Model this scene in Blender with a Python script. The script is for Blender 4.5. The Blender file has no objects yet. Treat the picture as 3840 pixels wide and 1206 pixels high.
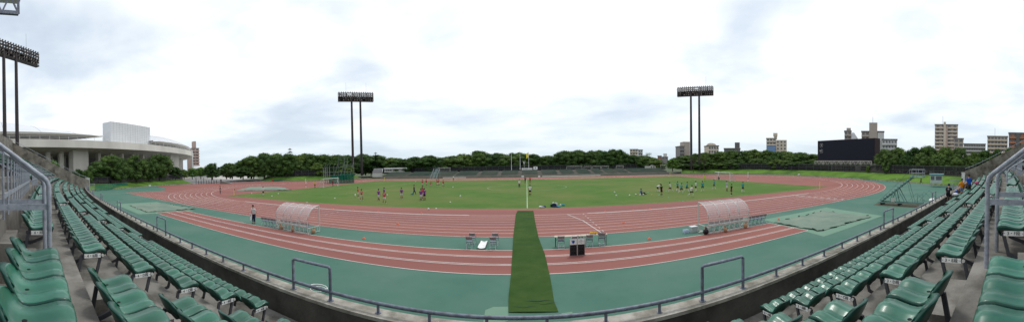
import bpy, bmesh, math, random
from mathutils import Vector, Matrix
R=math.radians; sin=math.sin; cos=math.cos; PI=math.pi
random.seed(7)
S=bpy.context.scene
col=S.collection
# ---------------------------------------------------------------- camera
F_=1170.13; XC=1974.86; H0=630.71; ROLL=-.0165; PIT=.0154; EYE=5.50
cam=bpy.data.cameras.new('camera'); co=bpy.data.objects.new('camera',cam); col.objects.link(co); S.camera=co
cam.type='PANO'; cam.panorama_type='CENTRAL_CYLINDRICAL'
cam.central_cylindrical_range_u_min=(0-XC)/F_; cam.central_cylindrical_range_u_max=(3840-XC)/F_
cam.central_cylindrical_range_v_min=(H0-1204.5)/F_; cam.central_cylindrical_range_v_max=(H0-0)/F_
cam.central_cylindrical_radius=1.0
cam.clip_start=.05; cam.clip_end=6000
Rp=Matrix(((1,0,0),(0,cos(PIT),-sin(PIT)),(0,sin(PIT),cos(PIT))))
Rr=Matrix(((cos(ROLL),0,sin(ROLL)),(0,1,0),(-sin(ROLL),0,cos(ROLL))))
Rc=Rr@Rp; Ri=Rc.transposed()
ax=[Ri@Vector(v) for v in ((1,0,0),(0,0,1),(0,-1,0))]
co.matrix_world=Matrix(((ax[0].x,ax[1].x,ax[2].x,0),(ax[0].y,ax[1].y,ax[2].y,0),(ax[0].z,ax[1].z,ax[2].z,EYE),(0,0,0,1)))
def ray(x,y):
    th=(x-XC)/F_; return Ri@Vector((sin(th),cos(th),(H0-y)/F_))
def G(x,y,z=0.):                      # ground point seen at photo pixel
    d=ray(x,y); t=(z-EYE)/d.z; return Vector((t*d.x,t*d.y,z))
def A(x,y,r):                         # point at horizontal distance r
    d=ray(x,y); t=r/math.hypot(d.x,d.y); return Vector((t*d.x,t*d.y,EYE+t*d.z))
def proj(X,Y,Z):
    d=Rc@Vector((X,Y,Z-EYE)); return XC+F_*math.atan2(d.x,d.y), H0-F_*d.z/math.hypot(d.x,d.y)
# ---------------------------------------------------------------- world, sun
SUN_EL=R(62); SUN_AZ=R(25)            # azimuth measured from +Y towards +X
w=bpy.data.worlds.new("World"); S.world=w; w.use_nodes=True
nt=w.node_tree; N=nt.nodes; L=nt.links; N.clear()
out=N.new('ShaderNodeOutputWorld'); bg=N.new('ShaderNodeBackground'); L.new(bg.outputs[0],out.inputs[0])
sky=N.new('ShaderNodeTexSky'); sky.sky_type='NISHITA'; sky.sun_disc=False; sky.sun_elevation=SUN_EL; sky.sun_rotation=SUN_AZ
tc=N.new('ShaderNodeTexCoord'); sep=N.new('ShaderNodeSeparateXYZ'); L.new(tc.outputs['Generated'],sep.inputs[0])
def mth(op,a,b=None,c=None,clamp=False,tree=nt):
    n=tree.nodes.new('ShaderNodeMath'); n.operation=op; n.use_clamp=clamp
    for i,v in enumerate((a,b,c)):
        if v is None: continue
        if isinstance(v,(int,float)): n.inputs[i].default_value=v
        else: tree.links.new(v,n.inputs[i])
    return n.outputs[0]
zc=mth('MAXIMUM',sep.outputs[2],0.0); den=mth('ADD',zc,.13)
cx=mth('DIVIDE',sep.outputs[0],den); cy=mth('DIVIDE',sep.outputs[1],den)
cmb=N.new('ShaderNodeCombineXYZ'); L.new(cx,cmb.inputs[0]); L.new(cy,cmb.inputs[1]); cmb.inputs[2].default_value=12.3
def wnoise(scale,detail,rough,dist=0.):
    n=N.new('ShaderNodeTexNoise'); n.inputs['Scale'].default_value=scale; n.inputs['Detail'].default_value=detail
    n.inputs['Roughness'].default_value=rough; n.inputs['Distortion'].default_value=dist; L.new(cmb.outputs[0],n.inputs['Vector']); return n.outputs['Fac']
n1=wnoise(.55,6,.46,.35); n2=wnoise(2.1,6,.55,.3)
mixn=mth('ADD',mth('ADD',mth('MULTIPLY',n1,.86),mth('MULTIPLY',n2,.24)),-.022)
def ramp(fac,stops,tree=nt):
    r=tree.nodes.new('ShaderNodeValToRGB'); e=r.color_ramp.elements
    while len(e)<len(stops): e.new(.5)
    for i,(p,c) in enumerate(stops): e[i].position=p; e[i].color=(*c,1)
    tree.links.new(fac,r.inputs[0]); return r.outputs[0]
# cloud deck: grey blue thin parts, bright white body; the deck is brighter towards the hidden sun
sund=Vector((sin(SUN_AZ),cos(SUN_AZ),1.05)).normalized()
vd=N.new('ShaderNodeVectorMath'); vd.operation='DOT_PRODUCT'; L.new(tc.outputs['Generated'],vd.inputs[0]); vd.inputs[1].default_value=sund
glow=mth('MAXIMUM',mth('MULTIPLY',mth('SUBTRACT',vd.outputs['Value'],.70),.30),-.020)
fac=mth('ADD',mixn,glow,clamp=True)
cl=ramp(fac,[(.34,(.46,.54,.66)),(.43,(.60,.68,.77)),(.50,(.76,.82,.88)),(.565,(.93,.95,.97)),(.66,(1.02,1.02,1.02))])
hz=ramp(sep.outputs[2],[(0.0,(.56,.67,.75)),(.09,(.64,.73,.80)),(.24,(.9,.93,.96))])
hzf=ramp(sep.outputs[2],[(0.0,(.85,.85,.85)),(.09,(.55,.55,.55)),(.24,(0,0,0))])
m1=N.new('ShaderNodeMix'); m1.data_type='RGBA'; L.new(hzf,m1.inputs[0]); L.new(cl,m1.inputs[6]); L.new(hz,m1.inputs[7])
skm=N.new('ShaderNodeMix'); skm.data_type='RGBA'; skm.blend_type='MULTIPLY'; skm.inputs[0].default_value=1
L.new(sky.outputs[0],skm.inputs[6]); skm.inputs[7].default_value=(.1,.1,.1,1)
m2=N.new('ShaderNodeMix'); m2.data_type='RGBA'; m2.inputs[0].default_value=.93; L.new(skm.outputs[2],m2.inputs[6]); L.new(m1.outputs[2],m2.inputs[7])
L.new(m2.outputs[2],bg.inputs[0]); bg.inputs[1].default_value=1.0
sl=bpy.data.lights.new('sun','SUN'); sl.energy=1.15; sl.angle=R(12); sl.color=(1,.97,.93)
so=bpy.data.objects.new('sun',sl); col.objects.link(so)
so.rotation_euler=(-Vector((sin(SUN_AZ)*cos(SUN_EL),cos(SUN_AZ)*cos(SUN_EL),sin(SUN_EL)))).to_track_quat('-Z','Y').to_euler()
S.view_settings.view_transform='Standard'; S.view_settings.look='None'; S.view_settings.exposure=0.30; S.view_settings.gamma=1
S.render.engine='CYCLES'
S.cycles.max_bounces=5; S.cycles.transparent_max_bounces=24
# ---------------------------------------------------------------- materials
def mat(name,c,rough=.8,metal=0.,spec=.3,var=None,scale=3.,bump=0.,bscale=40.,detail=4,alpha=1.,coat=0.,stretch=None,var2=None,scale2=.3):
    m=bpy.data.materials.new(name); m.use_nodes=True; t=m.node_tree; b=t.nodes['Principled BSDF']
    b.inputs['Base Color'].default_value=(*c,1); b.inputs['Roughness'].default_value=rough; b.inputs['Metallic'].default_value=metal
    b.inputs['Specular IOR Level'].default_value=spec
    if coat: b.inputs['Coat Weight'].default_value=coat; b.inputs['Coat Roughness'].default_value=.12
    if alpha<1: b.inputs['Alpha'].default_value=alpha
    if var or bump or var2:
        tcn=t.nodes.new('ShaderNodeTexCoord'); src=tcn.outputs['Object']
        if stretch:
            mp=t.nodes.new('ShaderNodeMapping'); mp.inputs['Scale'].default_value=stretch; t.links.new(src,mp.inputs[0]); src=mp.outputs[0]
        def nz(s,d=detail):
            n=t.nodes.new('ShaderNodeTexNoise'); n.inputs['Scale'].default_value=s; n.inputs['Detail'].default_value=d; n.inputs['Roughness'].default_value=.6
            t.links.new(src,n.inputs['Vector']); return n.outputs['Fac']
        c0=None
        if var: c0=ramp(nz(scale),[(.33,c),(.67,var)],t)
        if var2:
            mx=t.nodes.new('ShaderNodeMix'); mx.data_type='RGBA'
            f=ramp(nz(scale2,6),[(.42,(0,0,0)),(.66,(1,1,1))],t); t.links.new(f,mx.inputs[0])
            if c0: t.links.new(c0,mx.inputs[6])
            else: mx.inputs[6].default_value=(*c,1)
            mx.inputs[7].default_value=(*var2,1); c0=mx.outputs[2]
        if c0: t.links.new(c0,b.inputs['Base Color'])
        if bump:
            bn=t.nodes.new('ShaderNodeBump'); bn.inputs['Strength'].default_value=bump; bn.inputs['Distance'].default_value=.02
            t.links.new(nz(bscale),bn.inputs['Height']); t.links.new(bn.outputs[0],b.inputs['Normal'])
    return m
M={}
def mm(k,*a,**kw): M[k]=mat(k,*a,**kw); return M[k]
mm('turf',(.056,.128,.022),.95,spec=.1,var=(.080,.152,.030),scale=.35,var2=(.132,.152,.046),scale2=.055,bump=.4,bscale=30)
mm('bankgrass',(.085,.18,.024),.95,spec=.1,var=(.125,.22,.04),scale=.5,var2=(.05,.10,.02),scale2=.12,bump=.6,bscale=12)
mm('verge',(.14,.18,.045),.95,spec=.1,var=(.20,.21,.09),scale=.6,var2=(.07,.14,.03),scale2=.2)
mm('land',(.075,.11,.045),.95,spec=.1,var=(.10,.11,.08),scale=.02)
mm('dirt',(.10,.085,.06),.95,var=(.05,.06,.03),scale=.8)
mm('bounce_pale',(.38,.36,.33),.9,var=(.44,.42,.39),scale=.1)
mm('asphalt',(.17,.17,.17),.9,var=(.22,.21,.21),scale=.4)
mm('apron',(.046,.130,.095),.8,spec=.25,var=(.056,.148,.108),scale=.5,var2=(.082,.160,.122),scale2=.16,bump=.25,bscale=60)
mm('apronlight',(.12,.235,.165),.85,var=(.15,.25,.18),scale=.9)
mm('red',(.232,.086,.068),.85,spec=.25,var=(.265,.100,.080),scale=.5,stretch=(.12,1,1),var2=(.205,.077,.068),scale2=.22,bump=.25,bscale=60)
mm('line',(.72,.70,.67),.7,var=(.56,.53,.50),scale=.7)
mm('turfline',(.42,.52,.34),.9,var=(.25,.38,.2),scale=1.5)
mm('carpet',(.040,.078,.019),.98,spec=.05,var=(.055,.095,.026),scale=1.2,var2=(.032,.072,.018),scale2=.35,bump=.6,bscale=90)
mm('conc',(.185,.175,.155),.9,spec=.2,var=(.255,.24,.215),scale=1.1,var2=(.085,.078,.066),scale2=1.3,bump=.35,bscale=25)
mm('concrough',(.19,.17,.14),.92,spec=.2,var=(.30,.275,.235),scale=1.3,var2=(.09,.08,.065),scale2=.8,bump=.4,bscale=20)
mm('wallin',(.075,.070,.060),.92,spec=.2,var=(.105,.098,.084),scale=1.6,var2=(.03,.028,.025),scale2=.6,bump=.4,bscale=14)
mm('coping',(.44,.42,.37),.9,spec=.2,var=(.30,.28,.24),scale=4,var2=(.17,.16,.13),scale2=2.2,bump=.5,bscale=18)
mm('bigconc',(.58,.555,.50),.9,spec=.2,var=(.65,.625,.57),scale=.12,stretch=(1,1,.25),var2=(.47,.45,.41),scale2=.05)
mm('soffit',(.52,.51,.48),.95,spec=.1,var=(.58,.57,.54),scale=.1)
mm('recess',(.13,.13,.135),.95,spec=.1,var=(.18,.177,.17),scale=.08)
mm('panel',(.64,.66,.68),.55,spec=.4,var=(.70,.72,.74),scale=.25)
mm('panelline',(.36,.37,.38),.7)
mm('rooftop',(.68,.70,.73),.45,spec=.5,var=(.60,.62,.65),scale=.05)
mm('roofdark',(.11,.11,.115),.8)
mm('glassband',(.26,.31,.33),.3,spec=.5,var=(.40,.44,.46),scale=.6,stretch=(1,1,.1))
mm('seat',(.005,.092,.054),.34,spec=.45,var=(.009,.120,.072),scale=3.5,var2=(.024,.155,.098),scale2=6.,coat=.22,stretch=(1.6,.6,1))
mm('seatback',(.006,.050,.035),.4,spec=.4,var=(.009,.066,.046),scale=5)
mm('hole',(.004,.012,.009),.9)
mm('bracket',(.045,.048,.055),.6,spec=.3,var=(.07,.072,.08),scale=9)
mm('rail',(.155,.18,.235),.5,spec=.4,metal=.15,var=(.20,.22,.27),scale=6,var2=(.10,.105,.13),scale2=9,bump=.2,bscale=70)
mm('nearrail',(.30,.33,.39),.5,spec=.4,metal=.15,var=(.36,.385,.43),scale=8,var2=(.21,.23,.27),scale2=14,bump=.25,bscale=90)
mm('plate',(.78,.79,.76),.6)
mm('ink',(.02,.02,.022),.7)
mm('steelw',(.62,.61,.58),.5,spec=.4,var=(.50,.48,.44),scale=3)
mm('poly',(.74,.72,.72),.25,spec=.5,alpha=.30)
mm('chrome',(.50,.51,.53),.35,metal=.7)
mm('vinyl',(.13,.14,.20),.6)
mm('vinylback',(.15,.13,.14),.6,var=(.25,.23,.22),scale=8)
mm('tabletop',(.46,.38,.31),.55,var=(.50,.42,.35),scale=2)
mm('tableleg',(.03,.035,.035),.5)
mm('white',(.78,.78,.76),.6,var=(.70,.70,.68),scale=2)
mm('offwhite',(.56,.56,.52),.7,var=(.47,.47,.43),scale=.8,stretch=(1,1,.3))
mm('gold',(.62,.36,.01),.8)
mm('black',(.012,.012,.014),.6)
mm('darkgrey',(.05,.05,.055),.6)
mm('kraft',(.36,.22,.13),.85,var=(.44,.29,.18),scale=6)
mm('orange',(.68,.17,.10),.7)
mm('teal',(.03,.42,.42),.6)
mm('ball',(.82,.82,.80),.5)
mm('greynet',(.5,.5,.5),.9,alpha=.16)
mm('netgreen',(.004,.13,.085),.9,alpha=.62,var=(.006,.17,.11),scale=.6)
mm('cagesteel',(.19,.24,.23),.6)
mm('dusty',(.125,.185,.145),.9,var=(.165,.225,.175),scale=.5,var2=(.20,.245,.19),scale2=.25,bump=.8,bscale=3)
mm('dustyedge',(.015,.05,.035),.9)
mm('towersteel',(.035,.028,.030),.6,spec=.3,var=(.045,.036,.036),scale=.3)
mm('towerback',(.016,.014,.016),.8)
mm('lampglass',(.42,.43,.45),.3,metal=.4)
mm('lampdim',(.17,.165,.165),.5)
mm('farseat',(.085,.125,.10),.9,var=(.125,.165,.13),scale=.35,var2=(.16,.18,.145),scale2=.1)
mm('farconc',(.16,.155,.13),.9,var=(.21,.20,.175),scale=.4)
mm('screen',(.0085,.0105,.021),.65,spec=.2,var=(.010,.013,.026),scale=4)
mm('sbframe',(.035,.022,.024),.7)
mm('fencedark',(.022,.020,.026),.9,alpha=.80)
mm('fencewire',(.10,.13,.11),.7)
mm('leafA',(.045,.100,.028),.8,spec=.15,var=(.075,.160,.036),scale=.33,var2=(.026,.070,.020),scale2=.5)
mm('leafB',(.055,.128,.026),.8,spec=.15,var=(.100,.190,.042),scale=.3,var2=(.032,.082,.020),scale2=.5)
mm('leafC',(.10,.21,.034),.8,spec=.15,var=(.15,.26,.055),scale=.4,var2=(.03,.08,.014),scale2=.5)
mm('leafD',(.018,.042,.022),.8,spec=.15,var=(.030,.062,.028),scale=.4)
mm('bark',(.06,.048,.036),.9,var=(.035,.028,.022),scale=2)
mm('ladder',(.13,.25,.225),.6,var=(.17,.29,.26),scale=1.5)
mm('ladderpale',(.30,.42,.41),.6)
mm('ladderdark',(.05,.12,.115),.7)
mm('booth',(.42,.47,.46),.6,var=(.36,.41,.40),scale=1)
mm('boothroof',(.14,.30,.32),.5)
mm('window',(.11,.115,.125),.25,spec=.5)
mm('winlight',(.20,.24,.27),.25,spec=.6)
mm('yellow',(.75,.66,.05),.6)
mm('cyan',(.10,.30,.40),.6)
mm('skin',(.42,.235,.155),.6); mm('hairm',(.010,.008,.008),.6)
mm('cyanbag',(.03,.25,.40),.6); mm('clear',(.60,.66,.72),.3,var=(.35,.45,.60),scale=20)
for k,c in dict(cred=(.52,.035,.045),cpurple=(.20,.05,.26),cwhite=(.68,.68,.67),cnavy=(.015,.022,.055),cteal=(.035,.27,.27),cblack=(.012,.012,.016),
    cyellow=(.72,.50,.03),cneon=(.58,.68,.05),corange=(.78,.27,.012),cblue=(.010,.075,.42),cdenim=(.13,.21,.33),colive=(.055,.05,.032),cgrey=(.42,.44,.48),
    cdarkred=(.20,.03,.04),cpink=(.42,.10,.20)).items(): mm(k,c,.85,spec=.15,var=tuple(v*.8 for v in c),scale=9)
def per_object(k,lo,hi,tint=None):   # natural variation from one seat or tree to the next
    t=M[k].node_tree; b=t.nodes['Principled BSDF']; src=b.inputs['Base Color'].links[0].from_socket
    oi=t.nodes.new('ShaderNodeObjectInfo'); mr=t.nodes.new('ShaderNodeMapRange'); mr.inputs[3].default_value=lo; mr.inputs[4].default_value=hi; t.links.new(oi.outputs['Random'],mr.inputs[0])
    cb=t.nodes.new('ShaderNodeCombineColor')
    for i in range(3):
        v=mth('MULTIPLY',mr.outputs[0],(tint or (1,1,1))[i],tree=t)
        if tint and tint[i]!=1: v=mth('ADD',mth('MULTIPLY',oi.outputs['Random'],tint[i]-1.,tree=t),mr.outputs[0],tree=t)
        t.links.new(v,cb.inputs[i])
    mx=t.nodes.new('ShaderNodeMix'); mx.data_type='RGBA'; mx.blend_type='MULTIPLY'; mx.inputs[0].default_value=1; t.links.new(src,mx.inputs[6]); t.links.new(cb.outputs[0],mx.inputs[7]); t.links.new(mx.outputs[2],b.inputs['Base Color'])
per_object('seat',.72,1.08); per_object('leafA',.75,1.3,(1.5,1,1)); per_object('leafB',.72,1.25,(1.5,1,1))
# ---------------------------------------------------------------- mesh helpers
class MB:
    def __init__(s): s.v=[]; s.f=[]; s.m=[]; s.sm=[]
    def add(s,vs,fs,mi=0,smooth=False,T=None):
        o=len(s.v); s.v+=[tuple(T@Vector(v)) if T else tuple(v) for v in vs]
        for f in fs: s.f.append(tuple(i+o for i in f)); s.m.append(mi); s.sm.append(smooth)
        return s
    def box(s,x0,y0,z0,x1,y1,z1,mi=0,T=None):
        return s.add([(x0,y0,z0),(x1,y0,z0),(x1,y1,z0),(x0,y1,z0),(x0,y0,z1),(x1,y0,z1),(x1,y1,z1),(x0,y1,z1)],
            [(0,3,2,1),(4,5,6,7),(0,1,5,4),(1,2,6,5),(2,3,7,6),(3,0,4,7)],mi,False,T)
    def bar(s,p,q,a,b=None,mi=0):       # rectangular bar; a horizontal width, b height
        b=b or a; p=Vector(p); q=Vector(q); d=(q-p).normalized()
        u=d.cross(Vector((0,0,1)));
        if u.length<1e-3: u=Vector((1,0,0))
        u.normalize(); v=u.cross(d); u*=a/2; v*=b/2
        c=[-u-v,u-v,u+v,-u+v]
        return s.add([p+k for k in c]+[q+k for k in c],[(0,1,2,3),(7,6,5,4),(0,4,5,1),(1,5,6,2),(2,6,7,3),(3,7,4,0)],mi)
    def tube(s,pts,r,n=6,mi=0,rr=None):
        pts=[Vector(p) for p in pts]; k=len(pts); vs=[]
        for i,p in enumerate(pts):
            d=(pts[min(i+1,k-1)]-pts[max(i-1,0)]).normalized()
            u=d.cross(Vector((0,0,1)));
            if u.length<.05: u=d.cross(Vector((0,1,0)))
            u.normalize(); v=u.cross(d); q=rr[i] if rr else r
            vs+=[p+(u*cos(2*PI*j/n)+v*sin(2*PI*j/n))*q for j in range(n)]
        fs=[(i*n+j,i*n+(j+1)%n,(i+1)*n+(j+1)%n,(i+1)*n+j) for i in range(k-1) for j in range(n)]
        s.add(vs,fs,mi,True); s.add(vs[:n],[tuple(range(n))][:1],mi); s.add(vs[-n:],[tuple(reversed(range(n)))],mi); return s
    def prism(s,poly,z0,z1,mi=0,T=None):
        n=len(poly); return s.add([(x,y,z0) for x,y in poly]+[(x,y,z1) for x,y in poly],
            [tuple(reversed(range(n))),tuple(range(n,2*n))]+[(i,(i+1)%n,n+(i+1)%n,n+i) for i in range(n)],mi,False,T)
    def sphere(s,c,rx,ry=None,rz=None,n=10,k=7,mi=0):
        ry=ry or rx; rz=rz or rx; vs=[(c[0],c[1],c[2]-rz)]
        for i in range(1,k):
            a=PI*i/k-PI/2; vs+=[(c[0]+rx*cos(a)*cos(2*PI*j/n),c[1]+ry*cos(a)*sin(2*PI*j/n),c[2]+rz*sin(a)) for j in range(n)]
        vs.append((c[0],c[1],c[2]+rz)); fs=[(0,1+(j+1)%n,1+j) for j in range(n)]
        for i in range(k-2): fs+=[(1+i*n+j,1+i*n+(j+1)%n,1+(i+1)*n+(j+1)%n,1+(i+1)*n+j) for j in range(n)]
        t=len(vs)-1; fs+=[(t,t-n+j,t-n+(j+1)%n) for j in range(n)]
        return s.add(vs,fs,mi,True)
    def strip(s,a,b,mi=0):              # ribbon between two polylines
        n=len(a); return s.add(list(a)+list(b),[(i,i+1,n+i+1,n+i) for i in range(n-1)],mi)
    def mesh(s,name,mats):
        me=bpy.data.meshes.new(name); me.from_pydata(s.v,[],s.f)
        for m in (mats if isinstance(mats,(list,tuple)) else [mats]): me.materials.append(M[m] if isinstance(m,str) else m)
        me.polygons.foreach_set('material_index',s.m); me.polygons.foreach_set('use_smooth',s.sm); me.update(); return me
    def build(s,name,mats,parent=None,loc=None,rz=None):
        return ob(name,s.mesh(name,mats),parent,loc,rz)
def ob(name,me,parent=None,loc=None,rz=None):
    o=bpy.data.objects.new(name,me); col.objects.link(o)
    if parent: o.parent=parent
    if loc is not None: o.location=loc
    if rz is not None: o.rotation_euler=(0,0,rz)
    return o
def tag(o,label=None,cat=None,group=None,kind=None):
    for k,v in (('label',label),('category',cat),('group',group),('kind',kind)):
        if v: o[k]=v
    return o
def thing(name,label,cat,loc=(0,0,0),rz=0,group=None):
    return tag(ob(name,None,None,loc,rz),label,cat,group)
KIDS={}
def dup(root,loc=None,rz=None,label=None,group=None,scale=None):
    src=KIDS.get(root.name)
    if src is None:
        src=KIDS[root.name]=[(c,list(c.children)) for c in root.children]
    r=root.copy(); col.objects.link(r)
    if loc is not None: r.location=loc
    if rz is not None: r.rotation_euler=(0,0,rz)
    if scale is not None: r.scale=scale
    if label: r['label']=label
    if group: r['group']=group
    for ch,gs in src:
        c=ch.copy(); col.objects.link(c); c.parent=r
        for g in gs:
            d=g.copy(); col.objects.link(d); d.parent=c
    return r
def sheet(name,poly,z,m,kind='structure'):
    o=MB().add([(x,y,z) for x,y in poly],[tuple(range(len(poly)))]).build(name,m); tag(o,kind=kind); return o
def text_mesh(s,size,name='lettering',depth=.002,m='ink',align='CENTER',sx=1.):
    c=bpy.data.curves.new('t','FONT'); c.body=s; c.size=size; c.extrude=depth; c.align_x=align; c.align_y='CENTER'; c.resolution_u=2
    o=bpy.data.objects.new('t',c); col.objects.link(o); dg=bpy.context.evaluated_depsgraph_get(); dg.update()
    me=bpy.data.meshes.new_from_object(o.evaluated_get(dg)); me.name=name; bpy.data.objects.remove(o); bpy.data.curves.remove(c)
    me.materials.clear(); me.materials.append(M[m])
    if sx!=1.: me.transform(Matrix.Diagonal((sx,1,1,1)))
    return me
# ================================================================ GROUND
TK=33.18; RI=37.9; CY=TK+RI; HX=42.2; NL=8; LW=1.22
sheet('ground',[(-2500,-1500),(2500,-1500),(2500,3500),(-2500,3500)],-.02,'land')
def arc(cx,cy,r,a0,a1,n=40): return [(cx+r*cos(a0+(a1-a0)*i/n),cy+r*sin(a0+(a1-a0)*i/n)) for i in range(n+1)]
def oval(r,n=48): return arc(HX,CY,r,-PI/2,PI/2,n)+arc(-HX,CY,r,PI/2,3*PI/2,n)
RED_W=NL*LW+.15
apron=[(-62,5.2),(62,5.2),(76,20),(86,34),(95,60),(97,90),(60,126.6),(-74,126.6),(-80,110),(-92,101),(-103,95),(-150,96),(-150,60),(-113.6,62),(-112,52),(-108.5,40),(-98,27),(-96,18),(-84,11)]
sheet('apron',apron,0.0,'apron')
asph=[(-190,58),(-114,62),(-113.5,66),(-104,92),(-112,100),(-190,110)]
sheet('forecourt',asph,.004,'asphalt')
red=arc(HX,CY,RI+RED_W,-PI/2,PI/2,48)+[(-42.2,CY+RI+RED_W+5.5),(-76,124),(-82,108),(-92,100),(-103,93),(-113.4,72),(-113,60),(-110,44),(-94,41),(-84,37),(-80.5,TK-.2),(-80.5,TK-RED_W+LW*.0)]
red=[p for p in red]
for i,p in enumerate(red):
    if p[0]>0 and p[1]>CY: red[i]=(p[0]*1.0,p[1]+5.5*min(1,(p[1]-CY)/RI))
sheet('running_track',red,.006,'red')
# grass verge outside the bend on the right and in front of the far stand
vg=MB(); a=[(x,y+5.5*max(0,min(1,(y-CY)/RI))) for x,y in arc(HX,CY,RI+RED_W+.02,-.25,PI/2,40)]
b=[(HX+(RI+RED_W+6)*cos(t)*.97,CY+(RI+RED_W+5.5)*sin(t)) for t in [-.25+(PI/2+.25)*i/40 for i in range(41)]]
vg.strip([(x,y,.009) for x,y in a],[(x,y,.009) for x,y in b]); vg.box(-72,125.2,.0,HX,127.2,.012); tag(vg.build('verge','verge'),kind='structure')
sheet('infield_turf',[(-55.2,38.2),(55.5,38.2),(55.8,107.5),(-55.5,107.5)],.010,'turf')
# banks (grass slopes) and land behind them
def bank(name,foot,hz,out,m='bankgrass',deep=60):
    mb=MB(); n=len(foot)
    c=Vector((0,70,0)); A0=[];A1=[];A2=[];A3=[]
    for i,(x,y) in enumerate(foot):
        p=Vector((x,y,0)); t=Vector(foot[min(i+1,n-1)])-Vector(foot[max(i-1,0)]); nn=Vector((t.y,-t.x,0)).normalized()
        if nn.dot(p-c)<0: nn=-nn
        A0.append(p+Vector((0,0,.0))); A1.append(p+nn*.15+Vector((0,0,.28))); A2.append(p+nn*out+Vector((0,0,hz))); A3.append(p+nn*(out+deep)+Vector((0,0,hz)))
    tag(MB().strip(A0,A1).build(name+'_kerb','conc'),kind='structure')
    mb.strip(A1,A2); mb.strip(A2,[a+(b-a)*.03 for a,b in zip(A2,A3)]); tag(mb.build(name,m),kind='structure')
    tag(MB().strip([a+Vector((0,0,-.004)) for a in A2],A3).build(name+'_top','dirt'),kind='structure')
    return A2
def smoothpts(P,n=6):
    o=[]
    for i in range(len(P)-1):
        p0=P[max(i-1,0)];p1=P[i];p2=P[i+1];p3=P[min(i+2,len(P)-1)]
        for k in range(n):
            t=k/n; o.append(tuple(.5*((2*p1[j])+(-p0[j]+p2[j])*t+(2*p0[j]-5*p1[j]+4*p2[j]-p3[j])*t*t+(-p0[j]+3*p1[j]-3*p2[j]+p3[j])*t**3) for j in (0,1)))
    return o+[P[-1]]
bankR=bank('grass_bank',smoothpts([(69,128),(80,120),(88,108),(92,92),(92,74),(88,56),(83,42),(78.5,30),(73,20),(69,12),(66,4)]),1.9,7)
bankL=bank('grass_bank',smoothpts([(-76,4),(-82,10),(-90,16),(-96.3,20),(-99,28),(-107,40),(-111.5,50),(-113.6,62)]),1.7,7)
bankF=bank('grass_bank',smoothpts([(-108,94),(-98,97),(-88,101),(-82,107),(-77.5,118),(-75,128)]),1.9,6)
# ---- lane lines
def ribbon(mb,pts,wd,z,closed=False,mi=0):
    n=len(pts); a=[];b=[]
    for i in range(n):
        p=Vector(pts[i]); q0=Vector(pts[(i-1)%n] if closed else pts[max(i-1,0)]); q1=Vector(pts[(i+1)%n] if closed else pts[min(i+1,n-1)])
        t=(q1-q0).normalized(); nn=Vector((-t.y,t.x))*wd/2; a.append((p.x+nn.x,p.y+nn.y,z)); b.append((p.x-nn.x,p.y-nn.y,z))
    if closed: a.append(a[0]); b.append(b[0])
    mb.strip(b,a,mi)
lm=MB()
for k in range(NL+1): ribbon(lm,oval(RI+k*LW),.06 if k else .10,.0135,True)
for k in range(NL+1): ribbon(lm,[(-80,TK-k*LW),(-HX,TK-k*LW)],.06,.0165)
ribbon(lm,[(-80,TK+.1),(-80,TK-NL*LW)],.07,.0195)
fx=G(3076,742).x
ribbon(lm,[(fx,TK),(fx,TK-NL*LW)],.08,.0195); ribbon(lm,[(fx-1,TK+1.9),(fx-1,TK-NL*LW)],.05,.0195)
for k in range(NL):                    # lane number ticks at the finish
    for q in range(3): ribbon(lm,[(fx+.5+q*.22,TK-k*LW-.35),(fx+.5+q*.22,TK-k*LW-.85)],.10,.0195)
p0=G(2124,800);p1=G(2262,876); ribbon(lm,[(p0.x,TK),((p0.x+p1.x)/2+.25,(TK+p1.y)/2+1),(p1.x,p1.y)],.07,.0225)
for x0 in (-22,6,-37):
    for k in range(NL): ribbon(lm,[(x0+k*.0,TK-k*LW-.1),(x0,TK-k*LW-.55)],.05,.0195)
for r in (3.0,9.0): ribbon(lm,arc(-HX-6,CY,RI*.62+r,PI*.55,PI*1.0,24),.06,.0195)
ribbon(lm,[(-HX,CY+RI-2),(-HX-16,CY+RI-8),(-HX-29,CY+RI-20)],.06,.0225)
ribbon(lm,arc(HX-2,CY,RI-5,-PI*.15,PI*.45,30),.06,.0195)
tag(lm.build('lane_lines','line'),kind='structure')
km=MB()
for x0,x1 in ((-HX,-6.3),(6.5,HX)): km.box(x0,TK+.02,.005,x1,TK+.09,.05)
tag(km.build('track_kerb','white'),kind='structure')
# near runway
RX0,RX1=-38.6,19.5; RY=[19.75,18.05,16.75,15.42]
sheet('runway',[(RX0,15.4),(RX1,15.4),(RX1,19.8),(RX0,19.8)],.010,'red')
rm=MB(); ribbon(rm,[(RX0,19.78),(RX1,19.78)],.06,.0145); ribbon(rm,[(RX0,15.42),(RX1,15.42)],.06,.0145); ribbon(rm,[(RX0,15.42),(RX0,19.78)],.05,.0165); ribbon(rm,[(RX1,15.42),(RX1,19.78)],.05,.0165)
for y in (18.42,16.93):
    for d in (-.10,.10): ribbon(rm,[(RX0,y+d),(RX1,y+d)],.055,.0145)
tag(rm.build('runway_lines','line'),kind='structure')
sheet('pit_surround',[(18.6,13.2),(28.9,13.2),(30.6,21.4),(20.3,21.4)],.008,'apronlight')
sheet('pit_surround',[(-52.5,13.3),(-38.5,13.0),(-37.5,20.6),(-52.5,21.2)],.008,'apronlight')
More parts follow.
